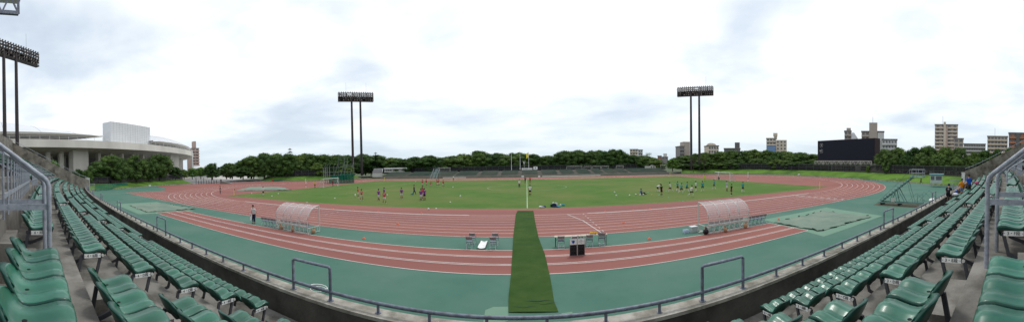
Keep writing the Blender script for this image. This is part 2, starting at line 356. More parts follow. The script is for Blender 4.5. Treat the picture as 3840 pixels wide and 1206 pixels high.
# pitch lines
pl=MB(); PX=52.5; PY0=38.55; PY1=106.5; PC=(PY0+PY1)/2
ribbon(pl,[(-PX,PY0),(PX,PY0),(PX,PY1),(-PX,PY1)],.07,.0135,True); ribbon(pl,[(0,PY0),(0,PY1)],.12,.0165); ribbon(pl,arc(0,PC,9.15,0,2*PI,60),.08,.0195)
for s in (-1,1):
    ribbon(pl,[(s*PX,PC-20.16),(s*(PX-16.5),PC-20.16),(s*(PX-16.5),PC+20.16),(s*PX,PC+20.16)],.08,.0165)
    ribbon(pl,[(s*PX,PC-9.16),(s*(PX-5.5),PC-9.16),(s*(PX-5.5),PC+9.16),(s*PX,PC+9.16)],.08,.0165)
tag(pl.build('pitch_lines','turfline'),kind='structure')
# ================================================================ NEAR GRANDSTAND
XL,XR=-57.5,50.5
def cur(X): return (.00128 if X<0 else .00112)*X*X
def YI(i): return 3.97-.793*i
def ZI(i): return 2.37+.374*i
XS=[XL+(XR-XL)*i/72 for i in range(73)]
stand=thing('grandstand','stepped concrete grandstand holding the green seats, with parapet towards the track','grandstand',(0,0,0))
tm=MB()
def tread(y0,y1,z0,z1):               # top from y0 (back) to y1 (front) at z1, riser down to z0
    a=[(x,y0+cur(x),z1) for x in XS]; b=[(x,y1+cur(x),z1) for x in XS]; c=[(x,y1+cur(x),z0) for x in XS]
    tm.strip(b,a); tm.strip(c,b)
tread(3.18,4.70,0,ZI(0))
for i in range(1,6): tread(YI(i)-.30 if i<5 else -.50,YI(i)+.50,ZI(i-1)-.02,ZI(i))
tm.build('lower_terrace','conc',stand)
tm=MB()
UY=lambda j:-.95-.80*j
UZ=lambda j:4.95+.42*j
for j in range(10): tread(UY(j)-.40,UY(j)+.40 if j else -.47,(4.2 if j==0 else UZ(j-1)-.02),UZ(j))
tm.strip([(x,UY(9)-.4+cur(x),UZ(9)+3) for x in XS],[(x,UY(9)-.4+cur(x),UZ(9)) for x in XS])
tm.build('upper_terrace','conc',stand)
pm=MB(); cm=MB()
yi,yo,zt=4.68,4.98,2.93
f=lambda y,z:[(x,y+cur(x),z) for x in XS]
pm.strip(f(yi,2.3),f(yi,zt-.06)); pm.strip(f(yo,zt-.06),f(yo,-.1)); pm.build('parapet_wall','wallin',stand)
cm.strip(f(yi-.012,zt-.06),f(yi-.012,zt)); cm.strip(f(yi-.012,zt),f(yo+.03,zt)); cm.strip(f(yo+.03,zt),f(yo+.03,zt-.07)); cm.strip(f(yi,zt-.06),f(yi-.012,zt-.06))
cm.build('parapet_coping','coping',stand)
# end walls, sloping up with the tiers
for s,X in ((-1,XL),(1,XR)):
    c=cur(X); P=[(5.6+c,2.0),(5.6+c,4.15),(3.6+c,4.9),(0+c,6.75),(-9+c,11.6),(-9+c,2)]
    wl=MB(); wl.add([(X,y,z) for y,z in P]+[(X+s*.25,y,z) for y,z in P],[tuple(range(6)),tuple(reversed(range(6,12)))]+[(i,(i+1)%6,6+(i+1)%6,6+i) for i in range(6)])
    wl.box(X-.02 if s>0 else X-.25,3+c,0,X+.25 if s>0 else X+.02,5.6+c,2.0)
    w_=wl.build('end_wall','concrough',stand)
    r=MB(); pts=[(X+s*.12,y,z+.38) for y,z in P[1:5]]; r.tube(pts,.035,6)
    for k in range(12):
        y=4.9+c-1.1*k; z=4.15+(5.6+c-y)*.515
        r.tube([(X+s*.12,y,z-.15),(X+s*.12,y,z+.36)],.02,5)
    r.build('wall_handrail','nearrail',w_)
# blocks of seats: (section name, first seat x, direction)
BL=[]
for k in range(7): BL.append(('left',k,-(4.63+7.85*k),-1))
for k in range(6): BL.append(('right',k,3.86+7.95*k,1))
PITCH=.478; NS=14
ends=[-b[2] if 0 else b[2] for b in BL]
# aisle steps
aisles=[(-4.60,-3.47),(2.80,3.83)]+[(-(4.66+7.85*k)-NS*PITCH-1.1+.0,-(4.66+7.85*k)-NS*PITCH) for k in range(6)]+[((3.9+7.95*k)+NS*PITCH,(3.9+7.95*k)+NS*PITCH+1.15) for k in range(5)]
for x0,x1 in aisles:
    c=cur((x0+x1)/2); st=MB(); st.box(x0+.055,-.6+c,ZI(0)-.3,x1-.055,YI(1)+.49+c,ZI(0)-.1)
    for i in range(1,6): st.box(x0+.05,YI(i)+.50+c,ZI(i-1)-.01,x1-.05,YI(i)+.50+.30+c,ZI(i-1)+.187)
    st.box(x0+.12,-.30+c,4.23,x1-.12,-.04+c,4.44); st.box(x0+.12,-.9+c,4.23,x1-.12,-.30+c,4.70)
    st.box(x0+.12,-2.1+c,4.9,x1-.12,-.9+c,5.2); st.build('aisle_stairway','conc',stand)
# ---- guard rail on the parapet
YRAIL=4.83; ZRAIL=3.10
gr=thing('guard_rail','long blue grey pipe rail running along the top of the concrete parapet','guard rail',(0,YRAIL,zt))
rm=MB(); xs=[XL+.4+(XR-XL-.8)*i/110 for i in range(111)]
rm.tube([(x,cur(x),ZRAIL-zt) for x in xs],.034,8); rm.build('handrail','rail',gr)
pmesh=MB().tube([(0,0,0),(0,0,ZRAIL-zt)],.027,7).tube([(0,0,0),(0,0,.012)],.055,8).mesh('post','rail')
gates=[-4.08,3.53]+[-4.08-7.9*k for k in range(1,7)]+[3.53+7.95*k for k in range(1,6)]
px=[-1.61+.945*k for k in range(-57,55)]
px=[x for x in px if XL+.5<x<XR-.5 and all(abs(abs(x-g)) >.72 for g in gates)]
px.sort(key=lambda x:abs(x)); far=MB()
for n,x in enumerate(px):
    if n<86: ob('post',pmesh,gr,(x,cur(x),0))
    else: far.tube([(x,cur(x),0),(x,cur(x),ZRAIL-zt)],.027,5)
if far.v: tag(far.build('post','rail',gr),kind='stuff')
for g in gates:
    y0=cur(g-.49); y1=cur(g+.49); m=MB()
    m.tube([(g-.49,y0,0),(g-.49,y0,.62),(g-.46,y0,.65),(g+.46,y1,.65),(g+.49,y1,.62),(g+.49,y1,0)],.032,8)
    for q,y in ((g-.49,y0),(g+.49,y1)): m.tube([(q,y,0),(q,y,.012)],.065,8)
    m.build('raised_guard','rail',gr)
# ---- seats
def seat_grid(nu,nv):
    prof=[(.198,-.060),(.220,-.034),(.216,-.002),(.180,.022),(.11,.024),(.03,.006),(-.05,-.010),(-.115,-.002),(-.160,.026),(-.192,.070),(-.214,.118),(-.230,.158),(-.240,.180)]
    vs=[];bt=[]
    for a in range(nv):
        t=a/(nv-1)*(len(prof)-1); i=min(int(t),len(prof)-2); f=t-i
        y=prof[i][0]*(1-f)+prof[i+1][0]*f; z=prof[i][1]*(1-f)+prof[i+1][1]*f; v=a/(nv-1)
        back=max(0,(v-.5)/.5)
        for b in range(nu):
            u=-1+2*b/(nu-1); au=abs(u)
            wd=.216*(1-.26*(1-min(1,v/.24))**2)*(1-.18*back**3)
            zz=z+.030*au**3.5*(1-back)*min(1,v*5)+(.020*cos(u*PI*2)*-1*(1-back)*min(1,v*4) if v>.05 else 0)
            yy=y+back*.085*au**2.6
            if v>.72: zz-= .085*au**4*((v-.72)/.28)
            yy-= (1-min(1,v/.12))*.03*au**3
            vs.append((u*wd,yy,zz+.45))
            dn=.058+.035*(1-au**2)*(1-back) if v<.6 else .05*(1-back)+.0
            bt.append((u*wd*(.97),yy-.022-.03*back*(1-au**2),zz+.46-dn-(.0 if v<.6 else .0)))
    return vs,bt
def seat_mesh(name,nu,nv):
    vs,bt=seat_grid(nu,nv); m=MB(); n=len(vs); F=[];Bk=[]
    for a in range(nv-1):
        for b in range(nu-1):
            i=a*nu+b; F.append((i,i+1,i+nu+1,i+nu)); Bk.append((n+i,n+i+nu,n+i+nu+1,n+i+1))
    rim=[b for b in range(nu)]+[a*nu+nu-1 for a in range(1,nv)]+[(nv-1)*nu+b for b in range(nu-2,-1,-1)]+[a*nu for a in range(nv-2,0,-1)]
    Rm=[(rim[(k+1)%len(rim)],rim[k],n+rim[k],n+rim[(k+1)%len(rim)]) for k in range(len(rim))]
    m.add(vs+bt,[]); m.f+=F+Bk+Rm; m.m+=[0]*len(F)+[1]*len(Bk)+[1]*len(Rm); m.sm+=[True]*(len(F)+len(Bk)+len(Rm))
    return m
shell=seat_mesh('s',13,16).mesh('seat_shell',['seat','seatback'])
holem=MB().tube([(0,-.085,.4605),(0,-.085,.4635)],.017,10).mesh('drain_hole','hole')
def bracket(x):
    m=MB(); T=.030
    P=[(.13,.385),(-.16,.385),(-.235,.09),(-.29,.0),(-.13,.0),(.10,.12),(.155,.385)]
    for p,q,t in (((.14,.385),(-.17,.385),.045),((.135,.39),(.06,.11),.045),((.075,.12),(-.16,.03),.05),((-.16,.03),(-.30,.03),.06),((-.165,.39),(-.235,.04),.045)):
        m.bar((x,p[0],p[1]),(x,q[0],q[1]),T,t)
    return m
def brk(x):
    b=bracket(x); b.bar((-.19,.02,.40),(.19,.02,.40),.04,.03); return b.mesh('seat_bracket','bracket')
brL,brR=brk(-.185),brk(.185); brN=MB().bar((-.235,.02,.40),(.235,.02,.40),.05,.035).mesh('seat_bracket','bracket')
seat0=thing('stadium_chair','green bucket seat','chair',(0,0,0),0,'green bucket seats on the stand')
ob('seat_shell',shell,seat0); ob('drain_hole',holem,seat0); ob('seat_bracket',brL,seat0)
allseats=[]
ORD=['first','second','third','fourth','fifth','sixth','seventh','eighth','ninth','tenth','eleventh','twelfth','thirteenth','fourteenth']
for side,k,x0,d in BL:
    for j in range(NS):
        x=x0+d*(PITCH/2+PITCH*j)
        if not XL+.8<x<XR-.8: continue
        for i in range(6): allseats.append((x,YI(i)+cur(x),ZI(i),side,k,j,i))
        if k>=2 or (k==1 and j>8):
            for q in range(8): allseats.append((x,UY(q)+cur(x),UZ(q),side,k,j,6+q))
for j in range(13):
    x=-3.2+.4748*j
    if x>2.6: break
    for i in range(6): allseats.append((x,YI(i),ZI(i),'centre',0,j,i))
vis=[]; hid=[]
for s in allseats:
    x,y,z=s[:3]; u,v=proj(x,y,z+.5); u2,v2=proj(x,y,z+.45)
    if s[6]==0 and s[3]=='centre': v+=0
    (vis if -70<u<3890 and v<1206+110 and math.hypot(x,y)>1.2 and v>0 else hid).append(s)
def upper_hidden(s): return s[6]>5
vis.sort(key=lambda s:(s[0]**2+s[1]**2+(s[2]-5)**2)+(900 if upper_hidden(s) else 0))
near=vis[:300]; rest=vis[300:]+[h for h in hid if h[3]=='centre' and h[6]<6]
first=True; ROW='ABCDEF'
for (x,y,z,side,k,j,i) in near:
    sl_=math.atan2((cur(x+.1)-cur(x-.1)),.2); jit=random.uniform(-.02,.02)
    row=ROW[i] if i<6 else 'above F'
    if side=='centre': lab='green bucket seat in row %s of the middle block, %s from its left end'%(row,ORD[j] if j<14 else 'last')
    else: lab='green bucket seat in row %s, %s seat of the %s block to the %s'%(row,ORD[j],ORD[k],side)
    if first: r=seat0; r.location=(x,y,z); r.rotation_euler=(0,0,sl_); r['label']=lab; first=False
    else: r=dup(seat0,(x,y,z),sl_+jit,lab)
    bo=[c for c in (seat0.children if r is seat0 else r.children) if c.name.startswith('seat_bracket')][0]
    bo.data=(brR if (side=='left' or (side=='centre' and j==12)) else brL) if j in (0,12,13) else ((brR if side=='left' else brL) if j%2==0 else brN)
    if side=='centre': r.location.z+=(.09*(x+3.2)/5.7 if i<5 else -.03)
    if (j==0 and side!='centre' and k<2 and i<6):
        sx=1 if side=='left' else -1
        T=Matrix(((0,0,sx,sx*.218),(sx,0,0,.0),(0,1,0,.385),(0,0,0,1)))
        pb=MB().box(-.125,-.031,-.004,.125,.031,.0,T=T)
        for q in (-.112,.112): pb.tube([T@Vector((q,0,0)),T@Vector((q,0,.004))],.005,6,1)
        p=pb.build('row_plate',['plate','ink'],r)
        tm_=text_mesh(('4' if side=='left' else '3')+'・'+ROW[i]+'段',.056); tm_.transform(T@Matrix.Translation((0,0,.0025))); ob('lettering',tm_,p)
        MB().tube([T@Vector((.155,.0,-.02)),T@Vector((.155,.0,.004))],.021,10).build('end_cap','offwhite',r)
low=seat_mesh('l',5,7); rs=MB()
for (x,y,z,side,k,j,i) in rest:
    sl_=math.atan2((cur(x+.1)-cur(x-.1)),.2)+random.uniform(-.03,.03)
    T=Matrix.Translation((x,y,z))@Matrix.Rotation(sl_,4,'Z'); o=len(rs.v)
    rs.v+=[tuple(T@Vector(v)) for v in low.v]; rs.f+=[tuple(q+o for q in f) for f in low.f]; rs.m+=low.m; rs.sm+=low.sm
    rs.bar(T@Vector((0,.02,.40)),T@Vector((0,-.2,.03)),.03,.05,2)
tag(rs.build('distant_seating',['seat','seatback','bracket']),label='rows of green bucket seats far along the curving stand',cat='seating',kind='stuff')
# ---- near stair handrails: pipe sloping up from a bend, flat mid rails, two posts
def stair_rail(X,Yf,zb,lab,n_out):
    t=thing('stair_handrail',lab,'handrail',(X,Yf,ZI(5)))
    h=zb-ZI(5); m=MB()
    m.tube([(0,0,0),(0,0,h-.10),(0,-.02,h-.04),(0,-.06,h),(0,-.6,h+.42),(0,-3.2,h+2.4)],.030,10); m.build('pipe',"nearrail",t)
    MB().box(-.010,-3.2,-.034,.010,-.0,.034).build('flat_bar','nearrail',t,(0,0,h-.335))
    for k in (1,2,3):
        MB().tube([(0,-.8*k,-.0+.35*k),(0,-.8*k,h+.72*k-.1)],.022,6).build('post','nearrail',t)
    return t
stair_rail(-3.62,.14,5.45,'nearest galvanised handrail at the left aisle, bending down to its post beside the seats',0)
stair_rail(-4.45,.105,5.44,'second galvanised handrail at the left aisle, standing just behind the nearest one',0)
stair_rail(3.72,.345,5.37,'nearest galvanised handrail at the right aisle, bending down to its post beside the seats',0)
stair_rail(4.42,.27,5.39,'second galvanised handrail at the right aisle, standing just behind the nearest one',0)
# guards with upright bars along the front of the upper tier
def guard(x0,x1,lab,h=.80):
    n=max(2,int(abs(x1-x0)/.5)); t=thing('balustrade',lab,'balustrade',(x0,-.42+cur(x0),4.95))
    m=MB(); xs_=[x0+(x1-x0)*i/n for i in range(n+1)]; off=lambda x:(x-x0,cur(x)-cur(x0))
    m.tube([(*off(x),h) for x in xs_],.024,6); m.build('top_rail','nearrail',t)
    MB().bar((*off(x0),.28),(*off(x1),.28),.012,.06).build('flat_bar','nearrail',t)
    pm_=MB().tube([(0,0,0),(0,0,h)],.017,6).mesh('upright','nearrail')
    for x in xs_: ob('upright',pm_,t,(*off(x),0))
guard(-3.75,-11.2,'grey balustrade with upright bars along the upper tier just left of the near handrail')
guard(-13.6,-19.4,'grey balustrade with upright bars, second one along the upper tier on the left')
guard(-21.6,-27.4,'grey balustrade with upright bars, third one along the upper tier on the left')
guard(3.9,11.0,'grey balustrade with upright bars along the upper tier just right of the near handrail')
guard(13.2,19.2,'grey balustrade with upright bars, second one along the upper tier on the right')
guard(21.2,27.2,'grey balustrade with upright bars, third one along the upper tier on the right')
for n_,(x,sd) in enumerate(((-13.0,'left'),(-20.8,'left'),(-28.7,'left'),(-36.5,'left'),(-44.4,'left'),(12.3,'right'),(20.2,'right'),(28.1,'right'),(36.1,'right'))):
    c=cur(x); t=thing('aisle_handrail','thin grey loop handrail at the %s aisle to the %s'%(['second','third','fourth','fifth','sixth','second','third','fourth','fifth'][n_],sd),'handrail',(x,.2+c,4.24))
    MB().tube([(0,0,0),(0,0,.9),(0,-.1,1.05),(0,-2.6,2.6),(0,-2.7,2.5),(0,-2.7,1.6)],.024,7).build('pipe','nearrail',t)
    MB().bar((0,0,.6),(0,-2.7,2.15),.012,.06).build('flat_bar','nearrail',t)
# ================================================================ CARPET, PITS, SMALL GROUND THINGS
Lp=[(1907,1167),(1907,1111),(1916,1031),(1921,950),(1923,917),(1924,890),(1931,830),(1934,803),(1941,788)]
Rp_=[(2093.5,1165),(2078.5,1129),(2062,1031),(2043,950),(2030,917),(2020,890),(2006,826),(2003,803),(2000,788)]
cm=MB(); n=len(Lp)
la=[G(*p,z=.03) for p in Lp]; ra=[G(*p,z=.03) for p in Rp_]
def sub(P,k=6): return [P[i]+(P[i+1]-P[i])*t/k for i in range(len(P)-1) for t in range(k)]+[P[-1]]
la=sub(la); ra=sub(ra); vs=[];W=10
for i,(a,b) in enumerate(zip(la,ra)):
    for j in range(W+1):
        p=a.lerp(b,j/W); p.z=.030+.022*sin(i*1.9+j*.35)*(1 if i%7==0 else .2)+random.uniform(0,.007); vs.append(p)
cm.add(vs,[(i*(W+1)+j,i*(W+1)+j+1,(i+1)*(W+1)+j+1,(i+1)*(W+1)+j) for i in range(len(la)-1) for j in range(W)])
ed=[i*(W+1) for i in range(len(la))]
for o_ in (0,W): cm.add([vs[k+o_] for k in ed]+[Vector((vs[k+o_].x,vs[k+o_].y,.012)) for k in ed],[(i,i+1,len(ed)+i+1,len(ed)+i) for i in range(len(ed)-1)])
cm.add([vs[j] for j in range(W+1)]+[Vector((vs[j].x,vs[j].y-.01,.012)) for j in range(W+1)],[(j,j+1,W+2+j,W+1+j) for j in range(W)])
t=tag(cm.build('carpet','carpet'),'long dark green carpet strip laid across the track to the pitch','carpet')
sm=MB()
for pts in (([2.2,1.02],[2.2,1.0]),): pass
for yy,x0,x1,w_ in ((12.35,-.2,1.0,.05),(12.1,.1,1.2,.03),(11.85,-.7,.4,.03),(31.2,-.6,.5,.12),(35.2,-.9,.1,.16),(21.05,-.9,.9,.04)):
    sm.strip([(x0+(x1-x0)*k/8,yy+.05*sin(k*1.3)-w_/2*sin(PI*k/8),.052) for k in range(9)],[(x0+(x1-x0)*k/8,yy+.05*sin(k*1.3)+w_/2*sin(PI*k/8),.052) for k in range(9)])
sm.build('dark_mark','dustyedge',t)  # thin flat dark strips laid over the carpet
mk=MB()
for P in ([(1812,1206),(1820,1160),(1850,1148),(1906,1147),(1906,1200),(1860,1215)],[(2105,1172),(2146,1166),(2147,1190),(2108,1192)]):
    mk.add([G(x,y,.004) for x,y in P],[tuple(range(len(P)))])
tag(mk.build('ground_patch','apronlight'),kind='structure')
def tarp(name,corners,label,m,amp=.05,dome=0.,nu=36,nv=24,z0=.02,edge=True):
    c=[Vector((x,y,0)) for x,y in corners]; vs=[]; rnd=random.Random(len(label))
    fold=[(rnd.uniform(0,1),rnd.uniform(0,1),rnd.uniform(0,PI),rnd.uniform(6,16),rnd.uniform(.3,1)) for _ in range(9)]
    for i in range(nu+1):
        for j in range(nv+1):
            u=i/nu; v=j/nv; p=c[0].lerp(c[1],u).lerp(c[3].lerp(c[2],u),v)
            h=sum(a*max(0,1-abs(((u-x)*cos(t)+(v-y)*sin(t))*k)) for x,y,t,k,a in fold)*amp+rnd.uniform(0,amp*.25)
            e=min(u,1-u,v,1-v); jit=.18 if e==0 else 0
            p+=Vector((rnd.uniform(-jit,jit),rnd.uniform(-jit,jit),z0+h+dome*min(1,e*3.2)+(.05*rnd.random() if e==0 else 0))); vs.append(p)
    m_=MB().add(vs,[(i*(nv+1)+j,(i+1)*(nv+1)+j,(i+1)*(nv+1)+j+1,i*(nv+1)+j+1) for i in range(nu) for j in range(nv)],0,True)
    o=tag(m_.build(name,m),label,'ground cover')
    if edge:
        e=MB(); ring=[vs[i*(nv+1)] for i in range(nu+1)]+[vs[nu*(nv+1)+j] for j in range(1,nv+1)]+[vs[i*(nv+1)+nv] for i in range(nu-1,-1,-1)]+[vs[j] for j in range(nv-1,0,-1)]
        for k in range(0,len(ring)-9,1):
            if rnd.random()<.22: e.tube([ring[k]+Vector((0,0,.02)),ring[k+1]+Vector((0,0,.03))],rnd.uniform(.008,.04),5)
        e.build('rolled_hem','dustyedge',o)
    return o
tarp('pit_cover',[(19.9,19.6),(28.1,19.9),(27.8,13.9),(19.7,14.5)],'wrinkled faded green tarpaulin over the sand pit at the right end of the near runway','dusty')
lc=[G(482,768),G(551,795),G(734,783),G(613,761)]
tarp('pit_cover',[(p.x,p.y) for p in lc],'faded green tarpaulin over the sand pit at the left end of the near runway','dusty',.04)
lc=[G(884,714),G(1094,713),G(1060,702),G(935,701)]
tarp('pit_cover',[(p.x,p.y) for p in lc],'large low green cover on the red area beside the left corner of the pitch','dusty',.1,.45)
# ================================================================ MAST LIGHTS
lampm=MB().tube([(0,-.25,0),(0,.05,0),(0,.22,0)],.3,8,0,[.12,.30,.34]).add([(0,.225,0)]+[(.31*cos(2*PI*k/8),.225,.31*sin(2*PI*k/8)) for k in range(8)],[(0,1+(k+1)%8,1+k) for k in range(8)],1).mesh('lamp',['towerback','lampglass'])
lampd=lampm.copy(); lampd.materials[1]=M['lampdim']
def light_tower(cx,cy,rz,W,z0,z1,ps,label,base=1.5,off=0):
    t=thing('floodlight_tower',label,'floodlight tower',(cx,cy,base),rz,'floodlight towers around the ground'); z0-=base; z1-=base
    for s in (-1,1): MB().tube([(s*ps/2+off,0,0),(s*ps/2+off,0,z0*.5),(s*ps/2+off,0,z0+1.5)],.5,12,0,[.62,.56,.46]).build('pole','towersteel',t)
    f=MB(); h=z1-z0-.6; rows=4
    for r in range(rows+1):
        z=z0+h*r/rows; f.bar((-W/2,0,z),(W/2,0,z),.35,.22); f.bar((-W/2,-1.3,z),(W/2,-1.3,z),.18,.16)
    n=int(W/1.02)
    for k in range(n+1):
        x=-W/2+W*k/n; f.bar((x,-.1,z0),(x,-.1,z0+h),.12); 
        if k%3==0: f.bar((x,-1.3,z0),(x,-1.3,z0+h),.16); f.bar((x,-1.3,z0),(x,0,z0),.16); f.bar((x,-1.3,z0+h),(x,0,z0+h),.16)
        if k%3==0 and k<n-1: f.bar((x,-1.3,z0),(x+3*W/n,-1.3,z0+h),.09)
    f.box(-W/2,-1.35,z0-.18,W/2,.15,z0-.02); f.build('lamp_frame','towersteel',t)
    MB().box(-W/2,-.62,z0,W/2,-.5,z0+h*.6).build('backing_panel','towerback',t)
    rnd=random.Random(int(cx))
    for r in range(rows):
        for k in range(n):
            if rnd.random()<.10: continue
            o=ob('lamp',lampm if rnd.random()<.45 else lampd,t,(-W/2+W*(k+.5)/n,.15,z0+h*(r+.5)/rows)); o.rotation_euler=(R(-32),0,rnd.uniform(-.3,.3))
    for k in range(n):
        o=ob('lamp',lampm,t,(-W/2+W*(k+.5)/n,0,z0+h+.42)); o.rotation_euler=(R(-32),0,rnd.uniform(-.3,.3)); o.scale=(.8,.8,.8)
    for x in (-W*.3,W*.27): MB().tube([(x,-.6,z0+h),(x,-.6,z1+4.6)],.03,5).build('lightning_rod','towersteel',t)
def face(cx,cy,tx,ty): return math.atan2(-(tx-cx),ty-cy)
p=A(1341,660,150); light_tower(p.x,p.y,face(p.x,p.y,-12,50),17.2,37.2,41.6,4.2,'tall twin pole floodlight tower left of the far terrace')
p=A(2608,650,150); light_tower(p.x,p.y,face(p.x,p.y,12,50),17.4,37.2,41.6,4.0,'tall twin pole floodlight tower right of the far terrace')
light_tower(-89.4,-7.3,face(0,0,.703,.711)+PI*0,24.5,39.4,43.8,4.7,'large close floodlight tower cut by the left edge of the picture',base=2,off=-.2)
# roof truss corner overhead
t=thing('roof_truss','corner of a white steel roof truss poking in at the top left','roof truss',(0,0,0))
c0=A(69,50,24); c0b=A(69,3,24); m=MB(); d=Vector((.25,-1,0)).normalized()
zt_=c0.z; hh=1.35
for k in range(6):
    a=c0+d*1.3*k; b=c0+d*1.3*(k+1)
    m.bar(a,b,.28,.26); m.bar(a+Vector((0,0,hh)),b+Vector((0,0,hh)),.28,.24)
    m.bar(a,(a+b)/2+Vector((0,0,hh)),.12); m.bar((a+b)/2+Vector((0,0,hh)),b,.12)
m.bar(c0,c0+Vector((0,0,hh)),.2); m.build('truss_beam','rail',t)
MB().add([c0+q+Vector((0,0,hh+.16+z)) for z in (0,.2) for q in (Vector((.3,.35,0)),d*8+Vector((.3,.35,0)),d*8+Vector((-1.8,0,.2)),Vector((-1.8,0,.2)))],[(0,1,2,3),(7,6,5,4),(0,4,5,1),(0,3,7,4),(1,5,6,2),(2,6,7,3)]).build('roof_sheet','panel',t)
MB().bar(c0+d*7.6+Vector((0,0,-12)),c0+d*7.6,.4).build('column','rail',t)
# ================================================================ BIG STADIUM
SCX,SCY,SR=-297.,-42.,180.
def sc(th,r,z): return (SCX+r*cos(th),SCY+r*sin(th),z)
def azth(x,r=SR):                     # angle on the circle seen at photo column x
    d=ray(x,600); d=Vector((d.x,d.y)).normalized(); c=Vector((SCX,SCY)); b=d.dot(c); disc=b*b-(c.length_squared-r*r)
    q=d*(b-math.sqrt(max(0,disc))); return math.atan2(q.y-SCY,q.x-SCX)
def ring(mb,rs,t0,t1,n,mi=0,closed=False):   # rs: list of (radius,z)
    vs=[];k=len(rs)
    for i in range(n+1):
        th=t0+(t1-t0)*i/n; vs+=[sc(th,r,z) for r,z in rs]
    mb.add(vs,[(i*k+j,(i+1)*k+j,(i+1)*k+(j+1)%k,i*k+(j+1)%k) for i in range(n) for j in range(k if closed else k-1)],mi,False)
stad=thing('stadium','huge round pale concrete stadium with overhanging rim and piers on the left','stadium',(0,0,0))
T0,T1=-1.5,1.9
sheet('bounce_ground',[(SCX+330*cos(a),SCY+330*sin(a)) for a in [-1.2+2.6*k/30 for k in range(31)] if SCX+330*cos(a)<-125]+[(-125,230),(-125,-150)]+[(SCX,SCY-150),(SCX,SCY+200)][::1] if 0 else [(-480,-260),(-124,-260),(-124,40),(-150,130),(-480,330)],-.012,'bounce_pale')  # pale ground added to bounce light up onto the stadium soffit
b=MB(); ring(b,[(SR-2,19.1),(SR,19.1),(SR+.3,15.9),(SR-1.2,15.6)],T0,T1,120); b.build('rim_band','bigconc',stad)
b=MB(); ring(b,[(SR-1.2,15.62),(SR-10,14.7),(SR-19,12.6)],T0,T1,120); b.build('soffit','soffit',stad)
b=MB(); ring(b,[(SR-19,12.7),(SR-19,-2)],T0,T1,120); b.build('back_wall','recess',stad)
b=MB(); ring(b,[(SR-1.4,19.0),(SR-14,19.3)],T0,T1,120); b.build('deck','bigconc',stad)
b=MB(); ring(b,[(SR-14,19.3),(SR-14.2,21.2)],azth(560),T1,90); b.build('glass_screen','glassband',stad)
b=MB()
for i in range(150):
    th=T0+(T1-T0)*i/150; b.bar(sc(th,SR-.6,19.1),sc(th,SR-.6,20.3),.12)
ring(b,[(SR-.6,20.3),(SR-.6,20.4)],T0,T1,120); ring(b,[(SR-.6,19.7),(SR-.6,19.78)],T0,T1,120); b.build('rim_railing','panel',stad)
def radial_box(th,w,r0,r1,z0,z1,name,m,taper=0,top_in=0.):
    u=Vector((cos(th),sin(th),0)); v=Vector((-sin(th),cos(th),0)); c=Vector((SCX,SCY,0)); P=[]
    for z in (z0,z1):
        ww=w/2*(1-(taper if z==z1 else 0)); ro=r1-(top_in if z==z0 else 0)
        P+=[c+u*r0-v*ww+Vector((0,0,z)),c+u*ro-v*ww+Vector((0,0,z)),c+u*ro+v*ww+Vector((0,0,z)),c+u*r0+v*ww+Vector((0,0,z))]
    MB().add(P,[(0,3,2,1),(4,5,6,7),(0,1,5,4),(1,2,6,5),(2,3,7,6),(3,0,4,7)]).build(name,m,stad)
for x,wd in ((134,1.7),(182,1.9),(232,2.0),(374,1.5),(419,1.5),(461,1.6),(502,1.6),(540,1.8)):
    th=azth(x,SR-10); radial_box(th,wd,SR-12.2,SR-10,-2,14.75,'column','bigconc')
for x,wd in ((150,1.2),(194,1.2),(243,1.2)): radial_box(azth(x,SR-16),wd,SR-17.5,SR-16,-2,13.4,'column','bigconc')
t0=azth(275,SR-5.5);t1=azth(332,SR-5.5); radial_box((t0+t1)/2,(t1-t0)*(SR-5.5),SR-10,SR-5.5,-2,15.2,'pier','bigconc')
t0=azth(640,SR-5);t1=azth(672,SR-5)
for k in range(3):
    a=t0+(t1-t0)*k/3; radial_box(a+(t1-t0)/6,(t1-t0)/3*(SR-5)*.97,SR-18,SR-5-.05*k,-2,15.2,'pier','bigconc')
for k in range(7): radial_box(t1+.045+.05*k,3.2,SR-14,SR-8,-2,15.0,'fin_column','bigconc')
b=MB(); t0=azth(232,SR-19);t1=azth(276,SR-19); ring(b,[(SR-17.5,-2),(SR-17.5,3.8),(SR-19,3.8)],t0,t1,6); b.build('glazed_entrance','glassband',stad)
# white score block standing on the rim
ta,tb=azth(417,SR-8),azth(565,SR-8); b=MB(); ring(b,[(SR-14,19.2),(SR-8,19.2),(SR-8,29.6),(SR-14,29.6)],ta,tb,16,closed=True)
b.add([sc(ta,r,z) for r,z in ((SR-14,19.2),(SR-8,19.2),(SR-8,29.6),(SR-14,29.6))],[(0,1,2,3)]); b.add([sc(tb,r,z) for r,z in ((SR-14,19.2),(SR-8,19.2),(SR-8,29.6),(SR-14,29.6))],[(3,2,1,0)])
o=b.build('score_block','panel',stad); b=MB()
for z in [19.9+.87*k for k in range(12)]: ring(b,[(SR-7.96,z),(SR-7.96,z+.05)],ta,tb,16)
for k in range(1,16): th=ta+(tb-ta)*k/16; b.bar(sc(th,SR-7.98,19.2),sc(th,SR-7.98,29.6),.06)
b.build('panel_joints','panelline',o)
